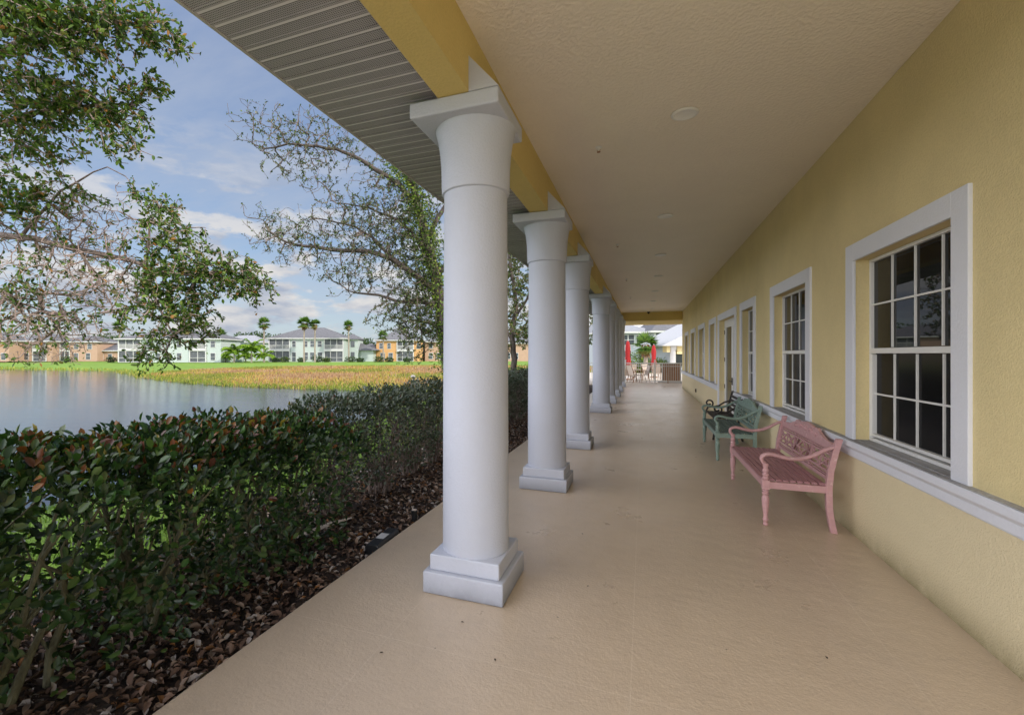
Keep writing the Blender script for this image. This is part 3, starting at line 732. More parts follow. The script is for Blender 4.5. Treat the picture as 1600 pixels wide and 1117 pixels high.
# a few loose leaf crumbs on the floor (individual)
for i, (x, y) in enumerate([(-1.02, 2.62), (-.72, 2.35), (-.35, 3.35), (-.52, 4.3), (.9, 3.0), (-1.3, 2.2)]):
    n1 = leaves('fallen_leaf', M['litter'], [(x, y, .004)], np.array([[math.cos(i * 2.), math.sin(i * 2.), .05]]), np.array([[0, 0, 1.]]), .022, .012, np.array([[.05, .035, .02]]), fold=.3)
    tag(n1, ['tiny dry leaf by the nearest column base', 'tiny dry leaf in front of the nearest column', 'tiny dry leaf in the middle of the floor', 'tiny dry leaf behind the nearest column', 'tiny dry leaf on the open floor below the big window', 'tiny dry leaf near the slab edge'][i], 'leaf', 'stray leaves on the floor')
# near lawn blades
n = 26000
P = np.column_stack([-3.75 - NR.rand(n) ** 1.4 * 6, NR.uniform(0, 16, n)]); z = ground_z(P); P = np.column_stack([P, np.where(P[:, 0] > -3.9, -.1, z) - .01])
ok = P[:, 2] > -.75; P = P[ok]; n = len(P)
D = unit(n) * .45 + np.array([0, 0, 1]); N = unit(n)
tag(leaves('lawn_grass', M['grass'], P, D, N, NR.uniform(.05, .13, n), NR.uniform(.008, .016, n), pal(n, [(.08, .15, .02), (.12, .19, .035), (.17, .19, .06)], [4, 3, 1]), shape='blade'), 'short green grass on the bank behind the hedge', 'grass', kind='stuff')
# marsh vegetation
n = 60000
P = np.column_stack([NR.uniform(-62, -4, n), 26 + NR.rand(n) ** 1.35 * 43]); dm = sdist(P, MARSH) + wob(P); dp = sdist(P, POND)
ok = (dm < .5) & (dp > -.5); P = P[ok]; dp = dp[ok]; n = len(P)
z = ground_z(P)
patch = 1.2 * np.sin(P[:, 0] * .30 + 1.8 * np.sin(P[:, 1] * .22)) + 1.1 * np.sin(P[:, 1] * .42 + P[:, 0] * .17) + NR.normal(0, .6, n)
C = np.where((patch > .6)[:, None], pal(n, [(.20, .24, .045), (.30, .30, .06), (.13, .18, .04)], [3, 3, 2]), np.where((patch > -.5)[:, None], pal(n, [(.44, .28, .09), (.48, .38, .12), (.34, .18, .08)], [3, 3, 2]), pal(n, [(.40, .24, .16), (.30, .17, .12), (.46, .32, .22)], [3, 2, 2])))
e = (dp < 1.6) & (NR.rand(n) < .8); C[e] = pal(e.sum(), [(.20, .26, .04), (.32, .34, .06), (.12, .15, .035)], [3, 2, 2])
H = NR.uniform(.12, .32, n)
tag(leaves('marsh_grass', M['grass'], np.column_stack([P, z - .03]), unit(n) * .5 + np.array([0, 0, 1]), unit(n), H, H * .32, C, shape='blade'), 'orange and yellow marsh plants along the far shore', 'marsh grass', kind='stuff')
# far lawn tufts on the left shore
n = 9000
P = np.column_stack([NR.uniform(-110, -45, n), NR.uniform(33, 62, n)]); dp = sdist(P, POND); ok = (dp > -.4) & (dp < 5 * NR.rand(n)) ; P = P[ok]; n = len(P)
tag(leaves('shore_reeds', M['grass'], np.column_stack([P, ground_z(P) - .03]), unit(n) * .5 + np.array([0, 0, 1]), unit(n), .35, .12, pal(n, [(.25, .28, .05), (.42, .36, .10), (.15, .2, .04)], [3, 2, 2]), shape='blade'), 'thin band of yellow green reeds on the left shore', 'reeds', kind='stuff')
o = empty('marsh_sign', (-16.8, 32.9, -.45), YAW, 'small white sign standing in the marsh plants', 'sign')
m = MB(); m.box(-.02, .02, -.02, .02, 0, .5); m.build('post', M['farwhite'], o)
m = MB(); m.box(-.17, .17, -.035, -.021, .26, .44); m.build('panel', M['sill'], o)

# ================================================================== TREES
def grow(limbs, clusters, seed, step=.16, maxr=None, tip_r=.0028, power=2.35, curve=.055):
    """limbs: list of (points, r0, r1); clusters: (centre, radii, count). returns nodes, parent, radius, tips"""
    rs = np.random.RandomState(seed); pos = []; par = []; fix = []
    for li, (pts, r0, r1, attach) in enumerate(limbs):
        pts = [Vector(p) for p in pts]; prev = attach
        tot = sum((pts[i + 1] - pts[i]).length for i in range(len(pts) - 1)); acc = 0
        if attach is not None:
            best = min(range(len(pos)), key=lambda i: (Vector(pos[i]) - pts[0]).length); prev = best; pts[0] = Vector(pos[best])
        for i in range(len(pts) - 1):
            seg = pts[i + 1] - pts[i]; k = max(1, int(seg.length / step))
            for j in range(k):
                if attach is not None and i == 0 and j == 0: continue
                t = j / k; P0 = pts[max(i - 1, 0)]; P1 = pts[i]; P2 = pts[i + 1]; P3 = pts[min(i + 2, len(pts) - 1)]
                q = .5 * ((2 * P1) + (P2 - P0) * t + (2 * P0 - 5 * P1 + 4 * P2 - P3) * t * t + (3 * P1 - P0 - 3 * P2 + P3) * t ** 3)
                q = q + Vector(rs.normal(0, .012, 3)); f = (acc + seg.length * t) / tot
                pos.append(tuple(q)); par.append(-1 if prev is None else prev); fix.append(r0 + (r1 - r0) * f); prev = len(pos) - 1
            acc += seg.length
    nfix = len(pos)
    A = []
    for c, r, n in clusters:
        q = rs.normal(size=(n, 3)); q /= np.linalg.norm(q, axis=1, keepdims=True); q *= rs.rand(n, 1) ** (1 / 2.4)
        A.append(np.array(c) + q * np.array(r))
    A = np.concatenate(A)
    cap = len(A) * 14 + nfix; N = np.zeros((cap, 3)); N[:nfix] = pos; cnt = nfix
    depth = np.zeros(cap); depth[:nfix] = 0
    start = np.array([np.min(np.linalg.norm(N[:nfix] - a, axis=1)) for a in A]); order = np.argsort(start + rs.normal(0, .12, len(A)))
    tips = []
    for ai in order:
        a = A[ai]; d = np.linalg.norm(N[:cnt] - a, axis=1); j = int(np.argmin(d + depth[:cnt] * .012)); dist = d[j]
        if dist < .03: continue
        k = int(np.clip(dist / .13, 2, 12)); p0 = N[j].copy(); pj = par[j]
        dirp = (p0 - N[pj]) if pj >= 0 else np.array([0, 0, 1.]); dirp = dirp / (np.linalg.norm(dirp) + 1e-9)
        c1 = p0 + dirp * dist * .30 + rs.normal(0, curve * dist, 3); prev = j
        for i in range(1, k + 1):
            t = i / k; q = (1 - t) ** 2 * p0 + 2 * t * (1 - t) * c1 + t * t * a + (rs.normal(0, .010, 3) if i < k else 0)
            N[cnt] = q; par.append(prev); fix.append(0); depth[cnt] = depth[prev] + 1; prev = cnt; cnt += 1
        tips.append(prev)
    N = N[:cnt]; par = np.array(par)
    w = np.zeros(cnt); isleaf = np.ones(cnt, bool); isleaf[par[par >= 0]] = False
    w[isleaf] = tip_r ** power
    for i in range(cnt - 1, -1, -1):
        if par[i] >= 0: w[par[i]] += w[i]
    rad = w ** (1 / power); fx_ = np.array(fix); rad = np.where(fx_ > 0, np.clip(rad, fx_, fx_ * 1.25), rad); rad[nfix:] = np.minimum(rad[nfix:], maxr or .05)
    return N, par, rad, tips, nfix
def twig_mesh(name, N, par, rad, sel, mat, parent, n=5):
    kids = {}
    for i in sel:
        p = par[i]
        if p >= 0: kids.setdefault(p, []).append(i)
    # chains
    m = MB(); used = set(); selset = set(sel)
    for i in sel:
        p = par[i]
        first = p < 0 or p not in selset or kids.get(p, [None])[0] != i
        if not first: continue
        ch = ([p] if p >= 0 else []) + [i]
        while ch[-1] in kids: ch.append(kids[ch[-1]][0])
        if len(ch) < 2: continue
        rr = [rad[k] for k in ch]
        if p >= 0 and len(rr) > 1: rr[0] = min(rr[0], rr[1] * 1.25)
        m.tube([N[k] for k in ch], rr, n if max(rr) < .02 else 9)
    return m.build(name, mat, parent)
def tree(name, base, limbs, clusters, seed, label, leafspec, group=None, barkm='bark', twigm='twig', **kw):
    N, par, rad, tips, nf = grow(limbs, clusters, seed, **kw)
    root = empty(name, base, 0, label, 'tree', group)
    off = np.array(base); N = N - off
    big_ = [i for i in range(len(N)) if i < nf]; sm = [i for i in range(len(N)) if i >= nf]
    twig_mesh('trunk', N, par, rad, big_, M[barkm], root, 12)
    twig_mesh('branches', N, par, rad, sm, M[twigm], root, 4)
    rs = np.random.RandomState(seed + 5); P = []; D = []
    per, back, sz, cols, pr, bare, mat = leafspec
    for t in tips:
        w = N[t] + off
        if rs.rand() < bare(w): continue
        k = t; chain = [k]
        while len(chain) < back and par[chain[-1]] >= nf: chain.append(par[chain[-1]])
        ax = N[chain[0]] - N[chain[-1]]; ax = ax / (np.linalg.norm(ax) + 1e-9)
        for _ in range(rs.randint(max(1, per // 2), per + 1)):
            i = rs.randint(0, len(chain)); a = N[chain[i]]; b = N[chain[max(i - 1, 0)]]
            P.append(a + (b - a) * rs.rand() + rs.normal(0, .012, 3)); D.append(ax * .7 + rs.normal(0, .6, 3))
    n = len(P); L = sz * rs.uniform(.6, 1.2, n)
    C = pal(n, cols, pr, .3, rs)
    lv = leaves('foliage', M[mat], np.array(P), np.array(D), unit(n, rs) * .8 + np.array([0, 0, .8]), L, L * .5, C, root, shape='leaf' if sz > .035 else 'dia')
    return root
def cl_px(u, v, d, ru, rv, rd, n):
    """cluster centre from the survey, radii in world metres turned with the view axis (isotropic in plan)"""
    c = spot(u, v, d); k = d / FPX; return (tuple(c), (max(ru * k, rd * .7), max(rd, ru * k * .5), rv * k), n)

OAK = [(.08, .15, .03), (.12, .21, .04), (.20, .28, .06), (.045, .085, .025), (.34, .17, .05), (.24, .22, .09)]
S = spot
tb = Vector((-6.0, 1.3, 0)); tb.z = -.12
t1 = [([tb, (-5.95, 1.3, .8), (-5.85, 1.35, 1.7), (-5.7, 1.5, 2.7), (-5.6, 1.6, 3.6), (-5.4, 1.7, 4.6)], .17, .08, None),
      ([(-5.75, 1.45, 2.5), S(-60, 352, 5.0), S(0, 368, 4.9), S(60, 372, 4.85), S(120, 388, 4.9), S(175, 402, 5.0), S(215, 400, 5.0)], .040, .018, 1),
      ([S(205, 402, 5.0), S(250, 425, 5.1), S(300, 430, 5.2), S(350, 420, 5.3), S(395, 440, 5.4)], .02, .006, 1),
      ([S(215, 400, 5.0), S(235, 350, 5.0), S(262, 305, 5.0)], .014, .004, 1),
      ([(-5.6, 1.6, 3.5), S(-40, 110, 4.0), S(40, 60, 3.8), S(140, 30, 3.8), S(215, 40, 3.9), S(262, 66, 4.0)], .045, .006, 1),
      ([(-5.7, 1.5, 2.9), S(-50, 215, 4.3), S(40, 180, 4.2), S(130, 165, 4.2), S(200, 165, 4.3), S(240, 140, 4.4)], .04, .005, 1),
      ([(-5.8, 1.4, 2.2), S(-50, 440, 5.0), S(30, 470, 5.0), S(90, 500, 5.1)], .03, .006, 1),
      ([S(30, 370, 4.9), S(70, 320, 4.9), S(120, 285, 5.0), S(165, 262, 5.0), S(215, 290, 5.0)], .014, .003, 1),
      ([S(215, 400, 5.0), S(245, 470, 5.1), S(270, 520, 5.1), S(245, 570, 5.1)], .014, .003, 1),
      ([S(120, 388, 4.9), S(160, 450, 4.8), S(190, 500, 4.8)], .010, .003, 1)]
c1 = [cl_px(20, 20, 3.5, 70, 60, .5, 360), cl_px(110, 40, 3.7, 90, 55, .5, 380), cl_px(200, 35, 3.9, 70, 38, .4, 150), cl_px(255, 62, 4.0, 48, 24, .3, 45),
      cl_px(20, 130, 3.9, 60, 70, .5, 190), cl_px(90, 160, 4.1, 75, 40, .4, 210), cl_px(165, 165, 4.2, 70, 35, .4, 190), cl_px(235, 137, 4.3, 42, 15, .2, 45), cl_px(190, 222, 4.2, 42, 30, .3, 80),
      cl_px(20, 225, 4.3, 55, 55, .5, 180), cl_px(75, 215, 4.3, 45, 40, .4, 60), cl_px(20, 320, 4.7, 60, 60, .5, 210), cl_px(90, 310, 4.8, 50, 40, .4, 70),
      cl_px(110, 350, 5.0, 95, 50, .6, 700), cl_px(130, 420, 5.0, 100, 60, .6, 800), cl_px(180, 450, 5.0, 60, 50, .5, 200), cl_px(235, 330, 5.0, 42, 50, .4, 110), cl_px(265, 375, 5.1, 60, 45, .4, 170),
      cl_px(290, 435, 5.2, 70, 45, .5, 300), cl_px(355, 430, 5.3, 62, 40, .4, 230), cl_px(400, 452, 5.4, 26, 35, .3, 60), cl_px(245, 480, 5.1, 55, 55, .5, 260), cl_px(300, 500, 5.2, 40, 45, .4, 150), cl_px(240, 555, 5.1, 36, 28, .3, 60),
      cl_px(30, 430, 4.9, 70, 55, .6, 200), cl_px(50, 500, 5.0, 95, 60, .6, 950), cl_px(120, 520, 5.1, 55, 30, .4, 90), cl_px(70, 556, 5.0, 60, 22, .4, 70)]
def bare1(w):
    d = -w[0] * _s + w[1] * _c; x = w[0] * _c + w[1] * _s; u = CX + FPX * x / d; v = HY - FPX * (w[2] - EYE) / d
    if u < 215 and 330 < v < 470: return .93 if u > 60 else .78
    if u < 190 and v >= 470: return .86
    if 60 < u < 200 and 255 < v <= 330: return .6
    return .04
tree('oak_tree', tuple(tb), t1, c1, 5, 'leafy oak reaching in from the left edge with bare pinkish twigs', (9, 5, .054, OAK, [5, 5, 3, 4, .8, 1.5], bare1, 'leafmatte'), None, 'bark', 'twig', tip_r=.0027, maxr=.03)

b2 = S(722, 690, 10); b2.z = -.15
t2 = [([b2, S(716, 640, 10), S(704, 580, 10), S(696, 530, 10), S(690, 480, 10), S(680, 430, 10), S(667, 380, 10), S(655, 330, 9.9), S(643, 285, 9.8), S(618, 250, 9.7), S(588, 225, 9.6), S(560, 200, 9.5)], .20, .04, None),
      ([S(650, 318, 9.9), S(612, 280, 9.7), S(575, 258, 9.6), S(540, 238, 9.5), S(495, 229, 9.5), S(450, 226, 9.5), S(415, 232, 9.5), S(385, 222, 9.5)], .045, .007, 1),
      ([S(684, 460, 10), S(650, 430, 9.9), S(612, 405, 9.8), S(575, 392, 9.7), S(535, 392, 9.7), S(490, 385, 9.7), S(450, 380, 9.7), S(412, 355, 9.7)], .07, .008, 1),
      ([S(690, 485, 10), S(655, 472, 10), S(620, 470, 10), S(590, 462, 10), S(560, 458, 10), S(530, 455, 10)], .05, .006, 1),
      ([S(670, 400, 10), S(640, 360, 10), S(600, 335, 10), S(555, 320, 10), S(515, 318, 10)], .035, .006, 1),
      ([S(696, 520, 10), S(668, 505, 10), S(640, 500, 10), S(615, 515, 10)], .03, .006, 1),
      ([S(667, 380, 10), S(690, 330, 10.2), S(720, 280, 10.4), S(740, 220, 10.5)], .06, .02, 1),
      ([S(680, 430, 10), S(720, 390, 10), S(760, 360, 10)], .05, .02, 1),
      ([S(612, 405, 9.8), S(580, 370, 9.8), S(540, 350, 9.8), S(480, 340, 9.8)], .03, .006, 1)]
c2 = [cl_px(400, 200, 9.5, 36, 42, .8, 75), cl_px(445, 215, 9.5, 55, 50, .9, 190), cl_px(500, 215, 9.5, 50, 45, .9, 170), cl_px(560, 235, 9.6, 45, 40, .9, 130), cl_px(470, 265, 9.6, 60, 30, .8, 100),
      cl_px(415, 340, 9.7, 30, 30, .6, 70), cl_px(450, 375, 9.7, 60, 42, .9, 190), cl_px(510, 385, 9.7, 60, 50, .9, 210), cl_px(540, 320, 9.8, 60, 40, .9, 170), cl_px(590, 360, 9.8, 55, 50, .9, 420), cl_px(560, 400, 9.8, 70, 45, .9, 300), cl_px(610, 330, 9.9, 65, 85, .9, 520), cl_px(640, 420, 10, 45, 60, .7, 420), cl_px(662, 470, 10, 30, 60, .6, 380), cl_px(480, 240, 9.6, 80, 50, .9, 170), cl_px(470, 380, 9.7, 70, 45, .9, 160),
      cl_px(585, 430, 9.9, 60, 35, .8, 170), cl_px(540, 440, 9.9, 50, 30, .7, 90), cl_px(520, 345, 9.8, 90, 35, .9, 120), cl_px(620, 300, 9.9, 40, 50, .7, 190), cl_px(650, 350, 9.9, 42, 75, .7, 420), cl_px(672, 420, 10, 34, 65, .5, 320),
      cl_px(630, 478, 10, 45, 30, .7, 260), cl_px(655, 515, 10, 42, 36, .7, 380), cl_px(600, 500, 10, 30, 25, .5, 60), cl_px(740, 300, 10.5, 60, 80, 1, 160), cl_px(760, 430, 10.5, 50, 70, 1, 120), cl_px(640, 560, 10, 30, 14, .4, 24)]
def bare2(w):
    d = -w[0] * _s + w[1] * _c; x = w[0] * _c + w[1] * _s; u = CX + FPX * x / d; v = HY - FPX * (w[2] - EYE) / d
    return .02 if (u > 625 or v > 470) else (.42 if u > 560 else .52)
TR2 = [(.06, .10, .03), (.10, .15, .04), (.17, .22, .06), (.035, .06, .025), (.22, .20, .08)]
tr2 = tree('oak_tree', tuple(b2), t2, c2, 9, 'half-bare oak leaning left behind the nearest column', (8, 4, .05, TR2, [4, 4, 2, 4, 1], bare2, 'leafmatte'), None, 'darkbark', 'twigdark', tip_r=.0036, maxr=.045)
# ivy on the trunk and main limb
rs = np.random.RandomState(77); iv = []
path = [S(704, 580, 10), S(696, 530, 10), S(690, 480, 10), S(680, 430, 10), S(667, 380, 10), S(655, 330, 9.9), S(643, 285, 9.8), S(618, 250, 9.7)]
for _ in range(5200):
    i = rs.randint(0, len(path) - 1); t_ = rs.rand(); q = path[i] * (1 - t_) + path[i + 1] * t_; dirr = rs.normal(size=3); dirr /= np.linalg.norm(dirr)
    rr = .12 + .26 * rs.rand() ** 1.5 + (.16 if (math.sin(i * 3 + t_ * 5) > .2) else 0) * rs.rand()
    iv.append((np.array(q) + dirr * rr, dirr))
P = np.array([a for a, b in iv]) - np.array(b2); Dr = np.array([b for a, b in iv])
leaves('ivy', M['leafmatte'], P, Dr * .3 + unit(len(P)) * .7, Dr + unit(len(P)) * .4, .06, .034, pal(len(P), [(.10, .18, .03), (.18, .28, .04), (.28, .34, .07), (.05, .09, .025)], [3, 4, 3, 2]), tr2)
# third tree glimpsed between the first two columns
b3 = S(802, 590, 17); b3.z = -.15
t3 = [([b3, S(803, 560, 17), S(800, 520, 17), S(806, 480, 17), S(800, 430, 17), S(790, 370, 17)], .13, .04, None), ([S(801, 535, 17), S(785, 500, 17), S(770, 470, 17)], .06, .02, 1), ([S(804, 500, 17), S(822, 470, 17), S(840, 430, 17)], .06, .02, 1)]
c3 = [cl_px(800, 440, 17, 55, 60, 1.5, 420), cl_px(805, 500, 17, 45, 30, 1.2, 160), cl_px(840, 400, 17, 50, 60, 1.5, 200), cl_px(770, 390, 17, 50, 60, 1.5, 200), cl_px(822, 525, 17, 16, 20, .6, 60), cl_px(786, 548, 17, 14, 14, .5, 40)]
tree('oak_tree', tuple(b3), t3, c3, 21, 'brownish green oak seen between the first and second columns', (14, 4, .09, TR2 + [(.22, .13, .05)], [4, 4, 3, 2, 1, 1.5], lambda w: .1, 'leafmatte'), None, 'darkbark', 'bark', tip_r=.005, maxr=.05)
b4 = S(905, 590, 26); b4.z = -.15
t4 = [([b4, S(905, 540, 26), S(908, 470, 26)], .13, .05, None)]
tree('oak_tree', tuple(b4), t4, [cl_px(915, 500, 26, 40, 45, 2, 200)], 23, 'small leafy tree glimpsed between the third and fourth columns', (14, 4, .12, TR2, [4, 4, 3, 2, 1], lambda w: .1, 'leafmatte'), None, 'darkbark', 'bark', tip_r=.006)

def blob_shrub(name, loc, r, label, cols, seed, n=1600, leaf=.16, group=None, cat='shrub'):
    rs = np.random.RandomState(seed); q = unit(n, rs); k = rs.rand(n, 1) ** .4
    lump = 1 + .22 * np.sin(q[:, :1] * 5 + seed) * np.sin(q[:, 1:2] * 6) + .15 * np.sin(q[:, 2:] * 7 + seed)
    P = q * k * lump * np.array(r); P[:, 2] += r[2] * .9; ok = P[:, 2] > .0; P = P[ok]; q = q[ok]; n = len(P)
    o = empty(name, loc, 0, label, cat, group)
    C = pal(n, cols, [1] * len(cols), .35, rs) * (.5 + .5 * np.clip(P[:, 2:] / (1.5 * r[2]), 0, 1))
    leaves('foliage', M['leafmatte'], P, q + unit(n, rs) * .6, q + unit(n, rs) * .7 + np.array([0, 0, .6]), leaf * rs.uniform(.6, 1.2, n), leaf * .55, C, o, shape='dia')
    m = MB()
    for i in range(4): m.tube([(0, 0, 0), (r[0] * .3 * math.cos(i * 1.7), r[1] * .3 * math.sin(i * 1.7), r[2])], [leaf * .25, leaf * .1], 5)
    m.build('stems', M['darkbark'], o); return o
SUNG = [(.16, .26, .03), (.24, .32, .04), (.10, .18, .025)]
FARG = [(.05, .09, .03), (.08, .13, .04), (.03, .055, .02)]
p = S(808, 588, 24); blob_shrub('shrub', (p.x, p.y, -.15), (1.9, 2.2, .62), 'bright yellow green sunlit shrub between the first two columns', SUNG, 3, 3500, .10)

# ---------------- palms
def sabal(name, loc, h, cr, label, seed, skirt=True, group='fan palms in front of the far houses', nf=34):
    rs = random.Random(seed); o = empty(name, loc, rs.uniform(0, 6), label, 'palm tree', group)
    m = MB(); k = 7; lean = rs.uniform(-.02, .02) * h
    m.tube([(lean * (i / k) ** 2, 0, h * i / k) for i in range(k + 1)], [.20 - .06 * i / k for i in range(k + 1)], 9); m.build('trunk', M['palmbark'], o)
    P = []; D = []; N = []; L = []; C = []
    for i in range(nf):
        az = rs.uniform(0, 2 * pi); el = rs.uniform(-.9, 1.35); Lf = cr * rs.uniform(.8, 1.05)
        dv = Vector((math.cos(az) * math.cos(el), math.sin(az) * math.cos(el), math.sin(el)))
        hub = Vector((lean, 0, h)) + dv * Lf * .42; side = dv.cross(Vector((0, 0, 1))).normalized(); up = side.cross(dv)
        for j in range(13):
            a = (j - 6) / 6 * 1.15; q = (dv * math.cos(a) + side * math.sin(a) + Vector((0, 0, -.18 - .15 * abs(a)))).normalized()
            P.append(tuple(hub)); D.append(tuple(q)); N.append(tuple(up + side * rs.uniform(-.3, .3))); L.append(Lf * .62 * rs.uniform(.85, 1.1))
            C.append([(.07, .13, .03), (.12, .19, .04), (.04, .08, .02)][rs.randrange(3)] if el > -.45 else (.14, .13, .05))
    n = len(P); leaves('fronds', M['leafmatte'], np.array(P), np.array(D), np.array(N), np.array(L), cr * .13, np.array(C) * 1.5 * NR.uniform(.8, 1.2, (n, 1)), o, shape='blade')
    if skirt:
        n = 130; k_ = cr / 1.75; a = NR.uniform(0, 2 * pi, n); zz = NR.uniform(-1.1, .1, n) * k_; rr = (.18 + .28 * (1 + zz / 1.3)) * k_
        P = np.column_stack([lean + rr * np.cos(a) * .8, rr * np.sin(a) * .8, h + zz]); D = np.column_stack([np.cos(a) * .45, np.sin(a) * .45, -np.ones(n)])
        leaves('dry_skirt', M['litter'], P, D, unit(n), .6 * k_, .16 * k_, pal(n, [(.30, .17, .08), (.38, .24, .12), (.20, .11, .06)], [3, 2, 2]), o, shape='blade')
    return o
def queen(name, loc, h, cr, label, seed, group='feathery palms on the far lawn', cols=((.24, .38, .04), (.32, .46, .06), (.15, .27, .03))):
    rs = random.Random(seed); o = empty(name, loc, rs.uniform(0, 6), label, 'palm tree', group)
    m = MB(); m.tube([(0, 0, 0), (.03, 0, h * .5), (0, 0, h)], [.17, .13, .10], 8); m.build('trunk', M['palmbark'], o)
    P = []; D = []; N = []; L = []
    m = MB()
    for i in range(17):
        az = i * 2.4 + rs.uniform(-.3, .3); el = rs.uniform(.25, 1.25); pts = []; p_ = Vector((0, 0, h)); d = Vector((math.cos(az) * math.cos(el), math.sin(az) * math.cos(el), math.sin(el)))
        Lf = cr * rs.uniform(.85, 1.1); st = Lf / 9
        for k in range(10):
            pts.append(tuple(p_)); side = d.cross(Vector((0, 0, 1))).normalized()
            if k > 0:
                for sg in (-1, 1):
                    for r_ in range(5):
                        q = (d * .5 + side * sg + Vector((0, 0, -.35 - rs.uniform(0, .6)))).normalized(); P.append(tuple(p_ - d * st * r_ / 5)); D.append(tuple(q)); N.append((rs.uniform(-.3, .3), rs.uniform(-.3, .3), 1)); L.append(cr * .36 * (1 - .05 * k))
            p_ = p_ + d * st; d = (d + Vector((0, 0, -.17))).normalized()
        m.tube(pts, [.03 * (1 - .08 * k) for k in range(10)], 4)
    m.build('frond_ribs', M['stem'], o)
    n = len(P); leaves('fronds', M['leafmatte'], np.array(P), np.array(D), np.array(N), np.array(L), .24, pal(n, cols, [2, 2, 1]), o, shape='blade')
    return o

# ================================================================== FAR HOUSES
GZ = -.10
def house(name, u0, u1, d, wall, label, eave=5.6, ridge=8.4, ridge_u=None, bays=(), wins=(), rot=0, deep=9, roof='roof', gz=GZ, group='two-storey houses across the pond', over=.55, extra=None, cat='house'):
    """front face spans u0..u1 at distance d; local x right, y away, z up; bays/wins positions are metres from the left end"""
    p = S((u0 + u1) / 2, 554, d); W = (u1 - u0) * d / FPX
    o = empty(name, (p.x, p.y, gz), YAW + rot, label, cat, group)
    h = W / 2
    def part(m, nm, mt, par=None, **k): return m.build(nm, M[mt], par or o, **k)
    m = MB(); m.box(-h, h, 0, deep, 0, eave); part(m, 'wall', wall)
    m = MB(); r0, r1 = ridge_u if ridge_u else (.38, .62); e = over; x0, x1 = -h - e, h + e; y0, y1 = -e, deep + e; rx0, rx1 = -h + W * r0, -h + W * r1; ym = deep / 2
    m._add([(x0, y0, eave + .02), (x1, y0, eave + .02), (x1, y1, eave + .02), (x0, y1, eave + .02), (rx0, ym, ridge), (rx1, ym, ridge)], [(0, 1, 5, 4), (1, 2, 5), (2, 3, 4, 5), (3, 0, 4), (3, 2, 1, 0)]); part(m, 'roof', roof)
    m = MB(); m.box(x0, x1, y0 - .05, y0, eave - .16, eave + .06); m.box(x0 - .05, x0, y0 - .05, y1, eave - .16, eave + .06); m.box(x1, x1 + .05, y0 - .05, y1, eave - .16, eave + .06); part(m, 'fascia', 'farwhite')
    for (b0, b1, nb) in bays:   # screened porch: two storeys
        a, b = -h + b0, -h + b1
        for lv, (z0, z1) in enumerate(((.05, 2.45), (2.95, eave - .18))):
            m = MB(); m.box(a + .1, b - .1, -.06, -.01, z0, z1); sp_ = part(m, 'screened_porch', 'porchscreen')
            m = MB()
            m.box(a, b, -.16, -.061, z1, z1 + .14); m.box(a, b, -.16, -.061, z0 - .04, z0 + .06)
            for i in range(nb + 1):
                x = a + (b - a) * i / nb; w_ = .11 if i in (0, nb) else .045; m.box(x - w_, x + w_, -.17, -.062, z0, z1)
            rz = z0 + .95; m.box(a, b, -.15, -.062, rz - .05, rz + .04)
            if lv:
                for i in range(int((b - a) / .16)): m.box(a + .16 * i, a + .16 * i + .05, -.12, -.062, z0, rz)
            part(m, 'posts_and_rail', 'farwhite', sp_)
        m = MB(); m.box(a - .1, b + .1, -.25, -.005, 2.5, 2.9); part(m, 'floor_band', 'farwhite')
    for w_ in wins:
        x, z, ww, hh = w_; a = -h + x
        m = MB(); m.box(a - ww / 2 - .09, a + ww / 2 + .09, -.05, -.002, z - .09, z + hh + .09); fr = part(m, 'window', 'farwhite')
        m = MB(); m.box(a - ww / 2, a + ww / 2, -.07, -.052, z, z + hh / 2 - .03); m.box(a - ww / 2, a + ww / 2, -.07, -.052, z + hh / 2 + .03, z + hh); m.build('pane', M['farglass'], fr)
    if extra: extra(o, h, part)
    return o
def ext_right(o, h, part):   # low hip-roofed entry wing on the right
    m = MB(); m.box(h - .3, h + 2.6, 3.0, 9, 0, 5.4); m.box(h + 2.6, h + 6.0, 4.5, 9, 0, 2.7); part(m, 'side_wing', 'mintwall')
    m = MB(); m._add([(h - .3, 2.4, 5.4), (h + 3.1, 2.4, 5.4), (h + 3.1, 9.5, 5.4), (h - .3, 9.5, 5.4), (h + .6, 6, 6.9)], [(0, 1, 4), (1, 2, 4), (2, 3, 4), (3, 0, 4), (3, 2, 1, 0)])
    m._add([(h + 2.0, 3.6, 2.75), (h + 7.2, 3.6, 2.75), (h + 7.2, 9.4, 2.75), (h + 2.0, 9.4, 2.75), (h + 2.6, 6, 4.6)], [(0, 1, 4), (1, 2, 4), (2, 3, 4), (3, 0, 4), (3, 2, 1, 0)]); part(m, 'wing_roof', 'roof')
    for x, z in ((h + .9, .9), (h + .9, 3.5)):
        m = MB(); m.box(x, x + .9, 2.93, 2.99, z, z + 1.4); part(m, 'window', 'farglass')
Wm = (537.5 - 420) * 110 / FPX
house('waterfront_house', 420, 537.5, 110, 'mintwall', 'pale mint two-storey house with screened porches behind two tall palms', 5.5, 8.35, (.37, .64), [(.1, 4.9, 3), (13.0, 17.4, 3)],
      [(5.9, 3.5, .75, 1.35), (8.6, 3.5, .9, 1.35), (10.2, 3.5, .9, 1.35), (11.9, 3.5, .9, 1.35), (5.9, .1, .85, 2.1), (8.7, .6, .9, 1.6), (10.2, .6, 1.0, 1.6), (12.0, .6, 1.0, 1.6)], extra=ext_right, deep=12)
